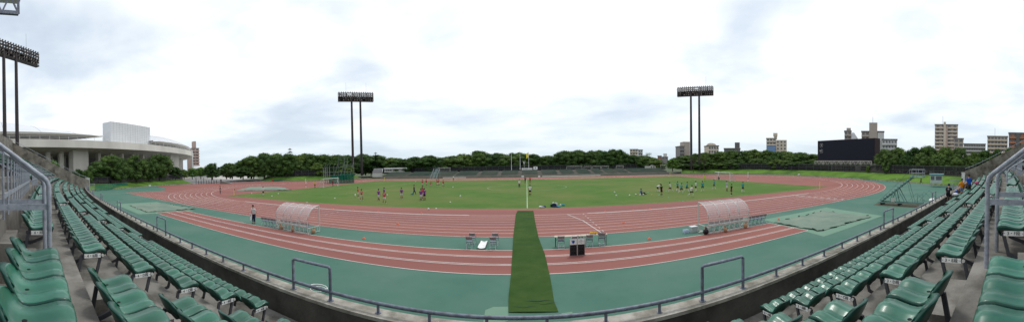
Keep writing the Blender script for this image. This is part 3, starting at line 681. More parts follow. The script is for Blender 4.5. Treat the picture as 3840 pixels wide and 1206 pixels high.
# lens shaped roofs
def roof(x0,x1,ytop_fn,name,zb,wid,hump):
    a0,a1=(azth(x0,SR-6) if isinstance(x0,int) else x0),(azth(x1,SR-6) if isinstance(x1,int) else x1)
    n=40;top=MB();und=MB();vt=[];vu=[];K=9
    for i in range(n+1):
        u=i/n; th=a0+(a1-a0)*u; e=(4*u*(1-u))**.5
        for j in range(K):
            v=j/(K-1); r=SR+2*e-4-(wid*e)*v; z=zb+hump*e*e*sin(PI*v*.62)**.9+1.0*e; vt.append(sc(th,r,z)); vu.append(sc(th,r-.3,zb-.2*e+(.6 if v>.5 else 0)-1.6*e*sin(PI*v)+.0))
    F=[(i*K+j,(i+1)*K+j,(i+1)*K+j+1,i*K+j+1) for i in range(n) for j in range(K-1)]
    t_=top.add(vt,F,0,True).build(name,'rooftop',stad); MB().add(vu,F,0,True).build('roof_underside','soffit',t_)
    m=MB()
    for i in range(n):
        m.add([vt[i*K],vt[(i+1)*K],vu[(i+1)*K],vu[i*K]],[(0,1,2,3)])
    m.build('roof_edge','soffit',t_)
    m=MB()
    for i in range(2,n-1,2): m.tube([vt[i*K+j] for j in range(K)],.09,4)
    m.build('roof_ribs','panelline',t_)
roof(-1.3,383,None,'roof',21.6,60,17.)
roof(566,1.75,None,'roof',21.6,46,11.)
# underside support of the second roof
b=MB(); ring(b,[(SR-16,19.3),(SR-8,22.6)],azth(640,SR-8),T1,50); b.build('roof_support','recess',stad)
# ================================================================ FAR TERRACE
FX0,FX1=-64.,62.; ft=thing('far_terrace','low wide terrace of faded green seats across the far side of the track','terrace',(0,0,0))
def fcur(x): return .0 if abs(x)<30 else -.0016*(abs(x)-30)**2
FXS=[FX0+(FX1-FX0)*i/60 for i in range(61)]
m=MB(); prof=[(128,0),(128,.85),(129.6,.85)]; NTR=9
for k in range(NTR): prof+=[(129.6+k*1.1,.85+.16*(k+1)),(129.6+(k+1)*1.1,.85+.16*(k+1))]
prof+=[(129.6+NTR*1.1+3,.85+.16*NTR),(129.6+NTR*1.1+3,-.5)]
for i in range(len(prof)-1): m.strip([(x,prof[i][0]+fcur(x),prof[i][1]) for x in FXS],[(x,prof[i+1][0]+fcur(x),prof[i+1][1]) for x in FXS])
m.build('terrace_steps','farconc',ft)
ais=[(G(x,655,1.).x) for x in (1484,1563,1640,1718,1796,1872,1950,2030,2111,2189,2267,2335,2405,2470)]
m=MB()
for k in range(NTR):
    x=FX0+.5
    while x<FX1-.5:
        if all(abs(x+.28+ (k-4)*.0 -a)>.75 for a in ais):
            y=129.6+k*1.1+fcur(x)+.35; z=.85+.16*(k+1)
            m.box(x,y,z+.02,x+.42,y+.10,z+.5); m.box(x,y-.38,z+.24,x+.42,y+.02,z+.30)
        x+=.55
tag(m.build('terrace_seating','farseat',ft),kind='stuff')
# dark fence behind terrace and banks
def fence(pts,h,label,m='fencedark',base=None,step=3.0):
    P=[Vector(p) for p in pts]; t=thing('fence',label,'fence',(0,0,0))
    b=MB(); b.strip([p+Vector((0,0,.05)) for p in P],[p+Vector((0,0,h)) for p in P]); b.build('mesh_panel',m,t)
    b=MB(); b.tube([p+Vector((0,0,h)) for p in P],.035,4); b.tube([p+Vector((0,0,h*.5)) for p in P],.03,4); b.build('rail','fencewire',t)
    pmm=MB().tube([(0,0,0),(0,0,h+.1)],.045,5).mesh('post','fencewire'); acc=0; cnt=0
    for i in range(len(P)-1):
        L_=(P[i+1]-P[i]).length; q=0
        while acc+q<L_ and cnt<95:
            pp=P[i].lerp(P[i+1],(acc+q)/L_); ob('post',pmm,t,pp); cnt+=1; q+=step
        acc=acc+q-L_
    return t
fence([(x*1.15,151+fcur(x),1.6) for x in FXS],2.9,'dark mesh fence behind the far terrace')
fence([tuple(p) for p in bankR],2.6,'dark mesh fence on top of the right grass bank',step=4)
fence([tuple(p) for p in bankL],2.2,'dark mesh fence on top of the left grass bank',step=4)
fence([tuple(p) for p in bankF],2.6,'dark mesh fence on top of the far left bank',step=3)
# far terrace huts
def along(x0,x1,y,r,z=None):          # frame of a thing that spans columns x0..x1 at distance r facing the viewer
    a=A(x0,y,r);b=A(x1,y,r); c=(a+b)/2; return c,(b-a).length,math.atan2(b.y-a.y,b.x-a.x)
c,wd,rz=along(1397,1434,661,149); t=thing('hut','white hut with a steep black roof at the left end of the far terrace','hut',(c.x,c.y,.5),rz)
MB().box(-wd/2,0,0,wd/2,4,2.4).build('wall','offwhite',t)
MB().add([(-wd/2-.1,-.3,2.3),(wd/2+.1,-.3,2.3),(wd/2+.1,2.2,3.9),(-wd/2+.7,2.2,3.9),(-wd/2-.1,4.2,2.3),(wd/2+.1,4.2,2.3)],[(0,1,2,3),(3,2,5,4),(0,3,4),(1,5,2),(0,4,5,1)]).build('roof','roofdark',t)
MB().bar((wd/2+.15,-.35,2.35),(wd/2+.15,2.2,4.),.12,.16).bar((-wd/2+.7,2.2,4.),(wd/2+.15,2.2,4.),.12,.16).build('roof_trim','white',t)
c,wd,rz=along(1441,1517,643,157); t=thing('clubhouse','long cream clubhouse with a flat white roof above the far terrace','clubhouse',(c.x,c.y,2.4),rz)
MB().box(-wd/2,0,0,wd/2,5,1.75).build('wall','offwhite',t); MB().box(-wd/2-.2,-1,1.8,wd/2+1.2,5.6,2.35).build('roof','white',t)
for x in (-4,-3,-1.9,1.4,4.2): MB().box(x-.45 if x>-2.5 else x-.3,-.04,.8,x+.45,.02,1.45).build('window','window',t)
c,wd,rz=along(2418,2459,629,158); t=thing('hut','small cream hut with a pitched white roof beyond the right part of the terrace','hut',(c.x,c.y,2.4),rz)
MB().box(-wd/2,0,0,wd/2,4,1.2).add([(wd*-.02,0,1.2),(wd/2,0,1.2),(wd*.1,0,1.95)],[(0,1,2)]).build('wall','offwhite',t)
MB().add([(-wd/2-1.5,-.6,1.15),(wd*.1,-.6,2.05),(wd*.1,4.4,2.05),(-wd/2-1.5,4.4,1.15),(wd/2+.5,-.6,1.1),(wd/2+.5,4.4,1.1)],[(0,1,2,3),(1,4,5,2)]).build('roof','white',t)
for x in (.6,1.8): MB().box(x-.25,-.04,0,x+.25,.02,1.0).build('door','window',t)
c,wd,rz=along(1309,1332,652,155); t=thing('block_wall','grey concrete store behind the left floodlight pole','store',(c.x,c.y,.5),rz)
MB().box(-wd/2,0,0,wd/2,3,2.0).build('wall','farconc',t); MB().box(-wd/2-.1,-.2,2.02,wd/2+.1,3.1,2.2).build('roof','panel',t)
# flag poles, banner, club flag
for x,y0,y1,lab in ((1918.5,571,641,'bare flagpole, leftmost of three above the far terrace'),(1951,572,640,'bare flagpole, middle one of three above the far terrace'),(1983,570,638,'flagpole flying the yellow flag above the far terrace')):
    a=A(x,y1,141); b=A(x,y0,141); t=thing('flagpole',lab,'flagpole',(a.x,a.y,2.7)); MB().tube([(0,0,0),(0,0,b.z-2.7)],.10,8,0,[.12,.07]).build('pole','panel',t); MB().sphere((0,0,b.z-2.65),.12).build('finial','panel',t); last=(t,a,b)
t,a,b=last; h=b.z-2.7; fm=MB(); vs=[]
for i in range(9):
    for j in range(6): u=i/8;v=j/5; vs.append((-1.05*u-.08+.12*v,.18*sin(u*6+v),h-.25-2.1*v-.25*u+.15*sin(u*5)))
fm.add(vs,[(i*6+j,(i+1)*6+j,(i+1)*6+j+1,i*6+j+1) for i in range(8) for j in range(5)],0,True)
f_=fm.build('yellow_flag','yellow',None,(a.x,a.y,2.7)); f_.name='flag'; tag(f_,'yellow flag hanging from the right flagpole','flag')
c,wd,rz=along(1956,1996.5,637,139); t=thing('banner','long white banner with black writing hung at the top of the terrace','banner',(c.x,c.y,2.78),rz)
MB().box(-wd/2,-.02,.0,wd/2,.02,.85).build('cloth','white',t); tm_=text_mesh('がんばれ高槻スペランツァ',.50,sx=.82); tm_.transform(Matrix.Translation((0,-.03,.42))@Matrix.Rotation(PI/2,4,'X')); ob('lettering',tm_,t)
c,wd,rz=along(2000.5,2015.5,637,139); t=thing('club_flag','white club flag with a small blue emblem beside the banner','flag',(c.x,c.y,2.85),rz)
MB().box(-wd/2,-.02,.0,wd/2,.02,1.3).build('cloth','white',t); MB().box(-.28,-.04,.35,.02,-.03,.85).box(.05,-.04,.55,.35,-.03,.72).box(.02,-.04,.75,.30,-.03,1.0).build('emblem','cblue',t)
a=A(1966,637,148); t=thing('lamp_post','twin headed lamp post behind the white banner','lamp post',(a.x,a.y,2.)); MB().tube([(0,0,0),(0,0,3.6)],.05,6).build('pole','panel',t)
for s in (-1,1): MB().bar((s*.18,0,3.5),(s*.42,0,4.7),.25,.25).build('lamp_head','panel',t)
# spare goals, small boards
def goalframe(x0,x1,y0,y1,r,lab,m='offwhite'):
    c,wd,rz=along(x0,x1,y1,r); h=A(x0,y0,r).z-c.z; t=thing('spare_goal',lab,'goal',(c.x,c.y,c.z),rz)
    MB().tube([(-wd/2,0,0),(-wd/2,0,h),(wd/2,0,h),(wd/2,0,0)],.07,6).build('frame',m,t)
    for s in (-1,1): MB().tube([(s*wd/2,0,h),(s*wd/2-.5,1.2,0)],.05,5).build('stay',m,t)
    MB().strip([(-wd/2,.1,h-.05),(wd/2,.1,h-.05)],[(-wd/2,1.,0),(wd/2,1.,0)]).build('net','greynet',t)
goalframe(1643,1689,628.5,641,147,'wide empty goal standing behind the left part of the terrace')
goalframe(2126,2183,622.5,634,147,'wide spare goal behind the terrace, right of the club flag')
goalframe(2190,2219,623,633,147,'small spare goal, first of a row on the terrace top')
goalframe(2223,2254,622,632,147,'small spare goal, second of a row on the terrace top')
goalframe(2256,2283,621.5,631,147,'small spare goal, third of a row on the terrace top')
goalframe(2312,2339,620,631,147,'small spare goal, farthest right in the row on the terrace top')
goalframe(2478,2505,617,630,157,'dark backed goal frame at the right end of the terrace')
for x,y,lab,w_ in ((1960,661,'grey board at the foot of the terrace below the banner',1.0),(2022,661,'white board at the foot of the terrace below the club flag',.8),(2349,650,'white board at the foot of the terrace on the right',.9),(2673,645.5,'white board on the right bank behind the goal',.9),(2996,654.5,'white board on the right bank below the scoreboard',.8),(3365,676,'white board at the foot of the right bank by the steps',.75),(562,696,'white board at the foot of the left grass bank',.8)):
    p=G(x,y+3); r=math.hypot(p.x,p.y); t=thing('sign_board',lab,'board',(p.x,p.y,0),math.atan2(-p.x,p.y)); MB().box(-w_/2,-.03,.15,w_/2,.03,.75).build('panel','white' if 'white' in lab else 'panel',t)
    for s in (-1,1): MB().box(s*w_*.4-.03,.031,0,s*w_*.4+.03,.08,.7).build('leg','darkgrey',t)
# long white barrier lying along the terrace foot
for (x0,y0,x1,y1,lab) in ((2030,660,2240,656,'long white kerb rail lying along the foot of the terrace, right'),(1680,664,1760,663.5,'long pale kerb rail lying along the foot of the terrace, left')):
    a=G(x0,y0);b=G(x1,y1); t=MB().bar((a.x,min(a.y,127),.25),(b.x,min(b.y,127),.25),.2,.25).build('kerb_rail','white'); tag(t,lab,'rail')
# twin steps frame left of centre
a=G(1619,668);b=G(1642,667)
for k,(x0,lab) in enumerate(((1619,'pale blue steel step ladder stand, left one of the pair by the terrace'),(1631.5,'pale blue steel step ladder stand, right one of the pair by the terrace'))):
    a=G(x0,668); t=thing('step_ladder',lab,'step ladder',(a.x,123.6,0)); 
    for s in (0,1.1): MB().bar((s,0,0),(s+.75,3.2,4.0),.12,.14).build('stringer','ladderpale',t); MB().bar((s+.75,3.2,0),(s+.75,3.2,4.),.09).build('upright','ladderpale',t)
    for q in range(1,11): ob('tread',MB().box(0,-.15,0,1.1,.15,.05).mesh('tread','ladderpale'),t,(.075*q,.32*q,.4*q))
    MB().tube([(.75,3.2,3.9),(.75,3.2,4.6),(1.85,3.2,4.6),(1.85,3.2,3.9)],.04,5).build('guard_loop','ladderpale',t)
# ================================================================ SCOREBOARD
a=A(3066,600,126); b=A(3282,600,109); wd=math.hypot(b.x-a.x,b.y-a.y); rz=math.atan2(b.y-a.y,b.x-a.x); zb=5.9; zh=7.9
t=thing('scoreboard','huge dark electronic scoreboard with two white clock faces on the right','scoreboard',(a.x,a.y,0),rz)
MB().box(0,.02,zb,wd,3.2,zb+zh).build('casing','sbframe',t); MB().box(.35,-.02,zb+.25,wd-.3,.0,zb+zh-.25).build('screen','screen',t)
for k,(zc_,kind) in enumerate(((zb+zh*.765,0),(zb+zh*.47,1))):
    m=MB(); cx_=2.1; rad=.82
    for q in range(12):
        an=2*PI*q/12
        if kind==1 and q in (10,11): continue
        m.bar((cx_+sin(an)*rad*.84,-.05,zc_+cos(an)*rad*.88),(cx_+sin(an)*rad,-.05,zc_+cos(an)*rad*1.05),.04,.13)
    if kind==0: m.bar((cx_-.1,-.05,zc_-.22),(cx_+.22,-.05,zc_+.42),.04,.09); m.bar((cx_+.12,-.05,zc_-.3),(cx_-.12,-.05,zc_+.3),.04,.13)
    else: m.bar((cx_,-.05,zc_-.3),(cx_,-.05,zc_+.6),.04,.11); m.bar((cx_-.55,-.05,zc_-.02),(cx_,-.05,zc_-.02),.04,.11); m.add([(cx_-.62+.17*cos(v),-.055,zc_+.28+.2*sin(v)) for v in [PI*j/5 for j in range(10)]],[tuple(range(10))])
    m.build('clock_face','white',t)
m=MB(); z0_,z1_=4.0,5.75; x0_,x1_=-.9,wd-1.2
for y in (-.6,1.6):
    for z in (z0_,z1_): m.bar((x0_,y,z),(x1_,y,z),.16)
    for k in range(7): x=x0_+(x1_-x0_)*k/6; m.bar((x,y,z0_),(x,y,z1_),.16)
    for k in range(24):
        xa=x0_+(x1_-x0_)*k/24; xb=x0_+(x1_-x0_)*(k+1)/24; m.bar((xa,y,z1_ if k%2 else z0_),(xb,y,z0_ if k%2 else z1_),.09)
for k in range(7): x=x0_+(x1_-x0_)*k/6; m.bar((x,-.6,z0_),(x,1.6,z0_),.12)
m.build('truss_gantry','steelw',t)
MB().box(x0_+.2,.2,z0_+.7,x1_-.2,2.6,z1_-.02).build('gantry_soffit','farconc',t)
MB().box(7.6,.2,1.5,10.4,2.8,z0_).build('column','concrough',t); MB().box(18.6,.4,1.5,19.6,2.4,z0_).build('column','bigconc',t); MB().box(7.2,.1,1.5,7.6,2.8,z0_).build('ladder_panel','panel',t)
# ================================================================ TREES
def crown_mesh(name,seed,m,W=5.,H0_=2.,H1=10.,nl=52,leaf=.40,per=185,kind='round'):
    rnd=random.Random(seed); mb=MB(); lobes=[]
    for k in range(nl):
        for _ in range(40):
            a=rnd.uniform(0,2*PI); q=rnd.random()**.5; zz=rnd.random()
            prof=(1-(max(0,zz-.35)/.65)**2.4)**.5 if zz>.35 else .80+.20*(zz/.35)
            r=q*W*prof*.80; x,y,z=r*cos(a),r*sin(a),H0_+1.1+(H1-H0_-2.2)*zz
            if all((x-l[0])**2+(y-l[1])**2+(z-l[2])**2>.8 for l in lobes): break
        lobes.append((x,y,z,rnd.uniform(.85,1.55)*(1.0 if zz<.8 else .9)*W/5))
    for x,y,z,r in lobes:
        s=len(mb.v); mb.sphere((x,y,z),r*.66,r*.66,r*.54,7,5); 
        for i in range(s,len(mb.v)): v=mb.v[i]; mb.v[i]=tuple(c+rnd.uniform(-.2,.2) for c in v)
        for _ in range(per):
            d=Vector((rnd.gauss(0,1),rnd.gauss(0,1),rnd.gauss(.25,1))).normalized(); rr=r*(rnd.uniform(.60,1.0) if rnd.random()<.8 else rnd.uniform(1.,1.25))
            p=Vector((x,y,z))+Vector((d.x*rr,d.y*rr,d.z*rr*.84))
            n=(d+Vector((rnd.gauss(0,.55),rnd.gauss(0,.55),rnd.gauss(.1,.45)))).normalized(); u=n.orthogonal().normalized(); v=n.cross(u); an=rnd.uniform(0,PI); u,v=u*cos(an)+v*sin(an),v*cos(an)-u*sin(an)
            l=leaf*rnd.uniform(.6,1.25); w_=l*.55; o=p
            mb.add([o-u*l*.5,o+v*w_*.5,o+u*l*.5,o-v*w_*.5],[(0,1,2,3)])
    me=mb.mesh(name,m); return me,lobes
def trunk_mesh(lobes,seed,H=5.):
    m=MB(); m.tube([(0,0,-.5),(.05,0,1),(.1,.05,3),(0,0,H)],.2,8,0,[.36,.27,.2,.12]); rnd=random.Random(seed)
    for x,y,z,r in lobes[:7]: m.tube([(.05,0,1.6+rnd.random()*1.6),(x*.5,y*.5,z*.62),(x,y,z)],.1,5,0,[.14,.08,.04])
    return m.mesh('trunk','bark')
PROTO={}
for k,(sd,m,W,h0) in dict(a1=(1,'leafA',5,.5),a2=(2,'leafA',4.6,.3),a3=(3,'leafA',5.4,.8),b1=(4,'leafB',5,.5),b2=(5,'leafB',4.8,.8),c1=(6,'leafC',4.6,1.),a4=(8,'leafA',5.,.6),b3=(9,'leafB',5.2,.4)).items():
    me,lb=crown_mesh('crown',sd,m,W,h0); PROTO[k]=(me,trunk_mesh(lb,sd))
# layered conifer
rnd=random.Random(5); mb=MB()
for q in range(9):
    z=2.2+q*.9; rr=4.2*(1-q/9.8)*(1.15 if q%2 else .9)
    for k in range(int(230*(1-q/12))):
        a=rnd.uniform(0,2*PI); r=rr*rnd.random()**.5; p=Vector((r*cos(a),r*sin(a),z-.25*r+rnd.uniform(-.12,.2))); u=Vector((cos(a),sin(a),-.15)); v=Vector((-sin(a),cos(a),0)); l=.8
        mb.add([p-u*l*.5,p+v*l*.3,p+u*l*.5,p-v*l*.3],[(0,1,2,3)])
PROTO['con']=(mb.mesh('crown','leafD'),MB().tube([(0,0,-.5),(0,0,10)],.2,7,0,[.28,.05]).mesh('trunk','bark'))
# thin open tree
rnd=random.Random(11); mb=MB(); tk=MB(); tk.tube([(0,0,-.5),(.1,0,3),(0,.1,6)],.2,7,0,[.25,.18,.1])
for q in range(16):
    a=rnd.uniform(0,2*PI); r=rnd.uniform(1.2,4); c=Vector((r*cos(a),r*sin(a),rnd.uniform(5.2,9))); tk.tube([(0,0,3+rnd.random()*2),c*.6+Vector((0,0,1)),c],.06,5,0,[.1,.06,.03])
    for k in range(90):
        p=c+Vector((rnd.gauss(0,.7),rnd.gauss(0,.7),rnd.gauss(0,.35))); n=Vector((rnd.gauss(0,.6),rnd.gauss(0,.6),1)).normalized(); u=n.orthogonal().normalized(); v=n.cross(u); l=.38
        mb.add([p-u*l*.5,p+v*l*.3,p+u*l*.5,p-v*l*.3],[(0,1,2,3)])
PROTO['open']=(mb.mesh('crown','leafB'),tk.mesh('trunk','bark'))
HALF=dict(a1=5.6,a2=5.,a3=6.,b1=5.6,b2=5.2,c1=5.2,a4=5.4,b3=5.8,con=4.2,open=4.2)
def tree(x,ytop,wpx,r,kind,label,group=None,base=1.6,cat='tree',name='broadleaf_tree'):
    a=A(x,ytop,r); h=a.z-base; me,tk=PROTO[kind]; wd=1.18*wpx/F_*r/2/HALF[kind]; sc_=h/10.2
    t=thing(name,label,cat,(a.x,a.y,base),random.uniform(0,2*PI),group); t.scale=(wd,wd*random.uniform(.9,1.1),sc_)
    ob('trunk',tk,t); ob('crown',me,t); return t
PROF=[(690,630),(740,622),(773,616),(822,603),(867,599),(900,600),(916,590),(940,578),(956,569),(1000,567),(1045,571),(1120,566),(1193,569),(1257,574),(1312,581),(1363,574),(1408,572),(1460,585),(1534,585),(1608,578),(1682,581),(1737,572),(1800,561),(1856,567),(1904,572),(1937,567),(2026,574),(2056,580),(2108,557),(2200,556),(2256,559),(2300,556),(2330,552),(2367,576),(2422,580),(2460,585),(2500,584),(2552,576),(2608,568),(2700,564),(2799,551),(2848,556),(2908,556),(2977,566),(3026,566),(3066,574),(3150,580),(3260,578)]
def pt(x):
    for (x0,y0),(x1,y1) in zip(PROF,PROF[1:]):
        if x0<=x<=x1: return y0+(y1-y0)*(x-x0)/(x1-x0)
    return PROF[0][1] if x<PROF[0][0] else PROF[-1][1]
rnd=random.Random(21)
ks=['a1','a2','a3','a4','b1','a1','b2','a3','b3']
NTH=lambda n:'%d%s'%(n,'th' if 10<n%100<14 else {1:'st',2:'nd',3:'rd'}.get(n%10,'th'))
def row(xa,xb,stp,rf,dy,lab,grp,base=1.6,sd=1,ks=ks,wf=2.0):
    rnd=random.Random(sd); x=xa; n=1
    while x<xb:
        w_=stp*rnd.uniform(.85,1.2); tree(x,pt(x)+dy+rnd.uniform(-3,5),w_*wf,rf(x)+rnd.uniform(-2,3),rnd.choice(ks),lab%NTH(n),grp,base); x+=w_; n+=1
rw=lambda x: 150 if x<1250 else (158 if x<2480 else 140)
row(862,1262,44,lambda x:150-(x-862)*.01,3,'dense dark tree of the wood behind the left bend, %s from its left','trees of the wood behind the left bend',1.6,1)
row(930,1290,50,lambda x:162,0,'tree in the back row of the left wood, %s from the left','trees of the wood behind the left bend',1.6,2)
row(1275,2475,47,lambda x:163,3,'dark green tree behind the far terrace, %s from the left','trees in a row behind the far terrace',1.6,3)
row(1300,2470,63,lambda x:178,-1,'tree in the back row behind the far terrace, %s from the left','trees in a row behind the far terrace',1.6,4,wf=1.7)
row(1290,2470,36,lambda x:166,30,'low bushy tree under the canopy line behind the far terrace, %s from the left','low trees behind the far terrace',1.2,14,wf=1.5)
row(870,1300,34,lambda x:146-(x-862)*.006,33,'low bushy tree at the front of the left wood, %s from its left','trees of the wood behind the left bend',1.4,15)
row(2560,3075,38,lambda x:153 if x<2800 else 153-(x-2800)*.095,36,'low bushy tree at the front of the right bank row, %s from the left','trees along the right bank',1.6,16,['b1','a3','a1'])
row(2560,3075,45,lambda x:158 if x<2800 else 158-(x-2800)*.09,2,'rounded green tree along the right bank, %s from the left','trees along the right bank',1.8,5,['b1','b3','a3','b2','a1'])
row(2580,3270,60,lambda x:168,2,'tree in the back row beyond the right bank, %s from the left','trees along the right bank',1.8,6)
row(3080,3270,50,lambda x:132,36,'low tree in the shade behind the scoreboard legs, %s from the left','low trees behind the scoreboard',1.8,7)
G1='broad trees in front of the big stadium'
tree(366,598,108,110,'a3','big rounded tree in front of the stadium, lowest of the left group',G1)
tree(412,572,128,114,'a1','big domed tree in front of the stadium beside the second pier',G1)
tree(452,585,88,110,'a4','bulging lower tree in front of the stadium, third from the left',G1)
tree(510,573,96,119,'a2','rounded tree in the middle of the group before the stadium',G1)
tree(596,572,110,131,'a3','big rounded tree at the right of the group before the stadium',G1)
tree(556,596,60,124,'a1','darker tree squeezed between the two right hand domes',G1)
tree(657,620,66,136,'a2','low spreading tree at the right end of the stadium group',None)
tree(292,628,56,106,'a2','low dark tree behind the sloping end wall of the left stand',None)
tree(197,590,62,112,'c1','pale green tree between stadium columns and the left end wall',None)
tree(330,634,50,104,'b2','small dark bush like tree beside the white cabinet on the left',None)
tree(722,625,44,150,'c1','light green small tree at the gate, left one',None)
tree(752,622,46,156,'c1','light green small tree at the gate, right one',None)
tree(795,606,72,140,'a2','dark flat topped tree beside the gate forecourt',None)
tree(848,608,60,146,'a4','dark tree just right of the flat topped gate tree',None)
tree(690,632,40,160,'b2','distant soft green tree beside the stadium fins',None)
tree(1087,549,62,158,'con','dark conifer rising above the left wood',None,name='conifer')
tree(1408,566,58,162,'con','dark conifer behind the left floodlight tower',None,name='conifer')
tree(2422,567,40,178,'open','thin open crowned tree standing out above the terrace wood',None)
tree(2522,590,52,141,'c1','bright green rounded tree at the right end of the far terrace',None)
tree(2600,567,34,128,'open','pale feathery tree around the left pole of the right floodlight',None)
tree(2640,568,34,128,'open','pale feathery tree around the right pole of the right floodlight',None)
G2='big dark trees right of the scoreboard'
for x,y,w_,r,k,l in ((3316,552,84,96,'a3','big dark tree touching the right edge of the scoreboard'),(3368,545,90,97,'b1','rounded tree, second right of the scoreboard'),(3428,543,92,95,'a1','rounded tree, third right of the scoreboard'),(3482,540,96,96,'a3','tallest tree in the middle of the big dark group'),(3548,542,110,90,'b3','big domed tree above the control booth'),(3600,543,92,93,'a1','domed tree above the men in the stand, end of the dark group'),(3340,566,70,90,'a2','low tree bulging before the dark group, left'),(3455,566,90,89,'a4','low tree bulging before the dark group, middle'),(3520,575,80,87,'a1','low tree bulging before the dark group, right'),(3575,580,80,87,'a4','lowest front tree of the dark group beside the right end wall'),(3400,575,70,89,'a1','low front tree behind the top of the green steps')):
    tree(x,y,w_,r+9,k,l,G2)
for x,y,w_,k,l in ((3650,563,60,'b1','first'),(3695,557,66,'b2','second'),(3740,552,66,'b3','third'),(3786,545,66,'b1','fourth'),(3830,556,60,'b2','fifth'),(3665,574,50,'c1','sixth'),(3720,575,60,'b2','seventh')):
    tree(x,y,w_,140,k,'lighter green tree beyond the right end wall, %s of the group'%l,'lighter trees beyond the right end wall')
for x in (3625,3690,3760,3830): tree(x,585,80,120,'a1','low dark tree behind the right end wall near column %s'%{3625:'one',3690:'two',3760:'three',3830:'four'}[x],'low trees behind the right end wall')
tree(3256,618,20,104,'b2','small shrub growing at the foot of the scoreboard column',None,base=1.8,cat='shrub',name='shrub')
for x,y,s in ((2292,654,12),(1773,663,12),(1845,664,8),(3155,665,7)): 
    p=G(x,y); tree(x,y-4*s/10,s*1.4,math.hypot(p.x,p.y),'c1','small green bush at the foot of the %s'%{2292:'right part of the terrace',1773:'terrace left of the halfway line',1845:'terrace near the steps, tiny',3155:'right bank, tiny'}[x],None,0,'bush','bush')
# ================================================================ BUILDINGS BEYOND
def block(label,x0,x1,yt,r,D,yaw,wallm,floors,bays,z0=0,balc=True,side=3,roofm='farconc',extra=None,fh=None,balm=None,name='apartment_block',winm='window'):
    c,wd,rz=along(x0,x1,yt,r); h=c.z; rz+=yaw
    W_=wd/(abs(cos(yaw))+D/wd*abs(sin(yaw))) if yaw else wd; W_=max(W_,wd*.5)
    t=thing(name,label,'building',(c.x,c.y,z0),rz); h-=z0
    MB().box(-W_/2,0,0,W_/2,D,h).build('wall',wallm,t); MB().box(-W_/2-.3,-.3,h+.02,W_/2+.3,D+.3,h+.7).build('roof',roofm,t)
    fh=fh or 3.0; nf=floors; wmesh=MB().box(-.9,-.06,0,.9,.05,1.7).mesh('window',winm); cnt=0
    bl=MB().box(-W_/2/1+.0,-1.3,0,W_/2,0,1.05).box(-W_/2,-1.3,-.18,W_/2,0,-.01).mesh('balcony',balm or wallm)
    for f in range(nf):
        z=h-fh*(f+1)+.9
        if z<0: break
        for b in range(bays):
            if cnt<60: o=ob('window',wmesh,t,(-W_/2+W_*(b+.5)/bays,0,z)); o.scale=(min(1.3,W_/bays/2.6),1,1); cnt+=1
        if balc: ob('balcony',bl,t,(0,0,h-fh*(f+1)+.1))
        for b in range(side):
            if cnt<95:
                for sx in ((1,) if yaw>0 else (-1,)) if yaw else ():
                    o=ob('window',wmesh,t,(sx*(W_/2+.03),D*(b+.5)/side,z)); o.rotation_euler=(0,0,PI/2); cnt+=1
    return t,W_,h
mm('bbeige',(.60,.52,.43),.9,var=(.54,.47,.385),scale=.1); mm('bpink',(.47,.35,.30),.9,var=(.41,.31,.27),scale=.1); mm('bgrey',(.26,.25,.25),.9,var=(.22,.21,.21),scale=.1)
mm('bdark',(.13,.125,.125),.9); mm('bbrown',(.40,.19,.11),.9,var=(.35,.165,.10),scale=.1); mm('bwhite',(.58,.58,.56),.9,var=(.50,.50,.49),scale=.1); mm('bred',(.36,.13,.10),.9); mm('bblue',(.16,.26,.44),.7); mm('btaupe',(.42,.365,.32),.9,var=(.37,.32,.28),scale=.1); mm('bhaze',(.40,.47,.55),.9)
t,W_,h=block('tall pinkish brown apartment block seen right beside the big stadium',712,753,556,330,16,.35,'bpink',13,2,side=4)
MB().box(-W_*.1,2,h+.7,W_*.2,9,h+8).build('roof_tower','bpink',t)
p=A(722,640,200); t=thing('flagpole','white slanting mast standing before the pinkish brown block','mast',(p.x,p.y,0)); MB().tube([(0,0,0),(.2,0,A(722,566,200).z)],.5,8,0,[.6,.25]).build('pole','white',t); MB().sphere((.2,0,A(722,566,200).z),.4).build('finial','white',t)
c,wd,rz=along(725,782,620,230); t=thing('hall','low hall with a pale curved roof beyond the gate trees','building',(c.x,c.y,0),rz); MB().box(-wd/2,0,0,wd/2,14,c.z-2).build('wall','bwhite',t); MB().tube([(-wd/2,7,c.z-5.5),(wd/2,7,c.z-5.5)],5.5,20).build('roof','panel',t)
block('beige low block peeping above the terrace wood',2362,2392,560,330,12,0,'bbeige',3,3); block('pale grey low block just right of the beige one above the wood',2393,2410,562,335,12,0,'bwhite',3,2)
block('small red brick block far beyond the terrace wood',2466,2481,584,400,10,0,'bred',2,2,balc=False); t,W_,h=block('grey low roof with a white tank tower beyond the wood',2481,2505,588,420,10,0,'bgrey',1,2,balc=False); MB().box(-2,2,h,3,6,h+5).build('water_tank','bwhite',t)
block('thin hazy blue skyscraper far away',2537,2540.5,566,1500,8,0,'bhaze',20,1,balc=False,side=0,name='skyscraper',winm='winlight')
t,W_,h=block('grey apartment block left of the right floodlight tower',2544,2571,549,260,11,.35,'bgrey',5,2,side=0); MB().box(W_*.5-.4,.2,0,W_*.5+5.2,9,h+4.2).build('stair_tower','btaupe',t)
t,W_,h=block('cream and red block with an arched roof, behind the right floodlight',2650,2702,547,240,12,.3,'bbeige',4,4,side=3,balc=False); MB().box(-W_/2-.05,-.05,0,W_/2+.05,12.05,h-6.2).build('red_base','bred',t)
m=MB(); m.add([(W_*.0+W_*.5*cos(a)*1.0+0,12*.5,h+.6+2.2*sin(a)) for a in [PI*k/10 for k in range(11)]],[tuple(range(11))]); m.tube([(0,1,h-1.6),(0,11,h-1.6)],W_*.30,20); m.build('arched_roof','bbeige',t)
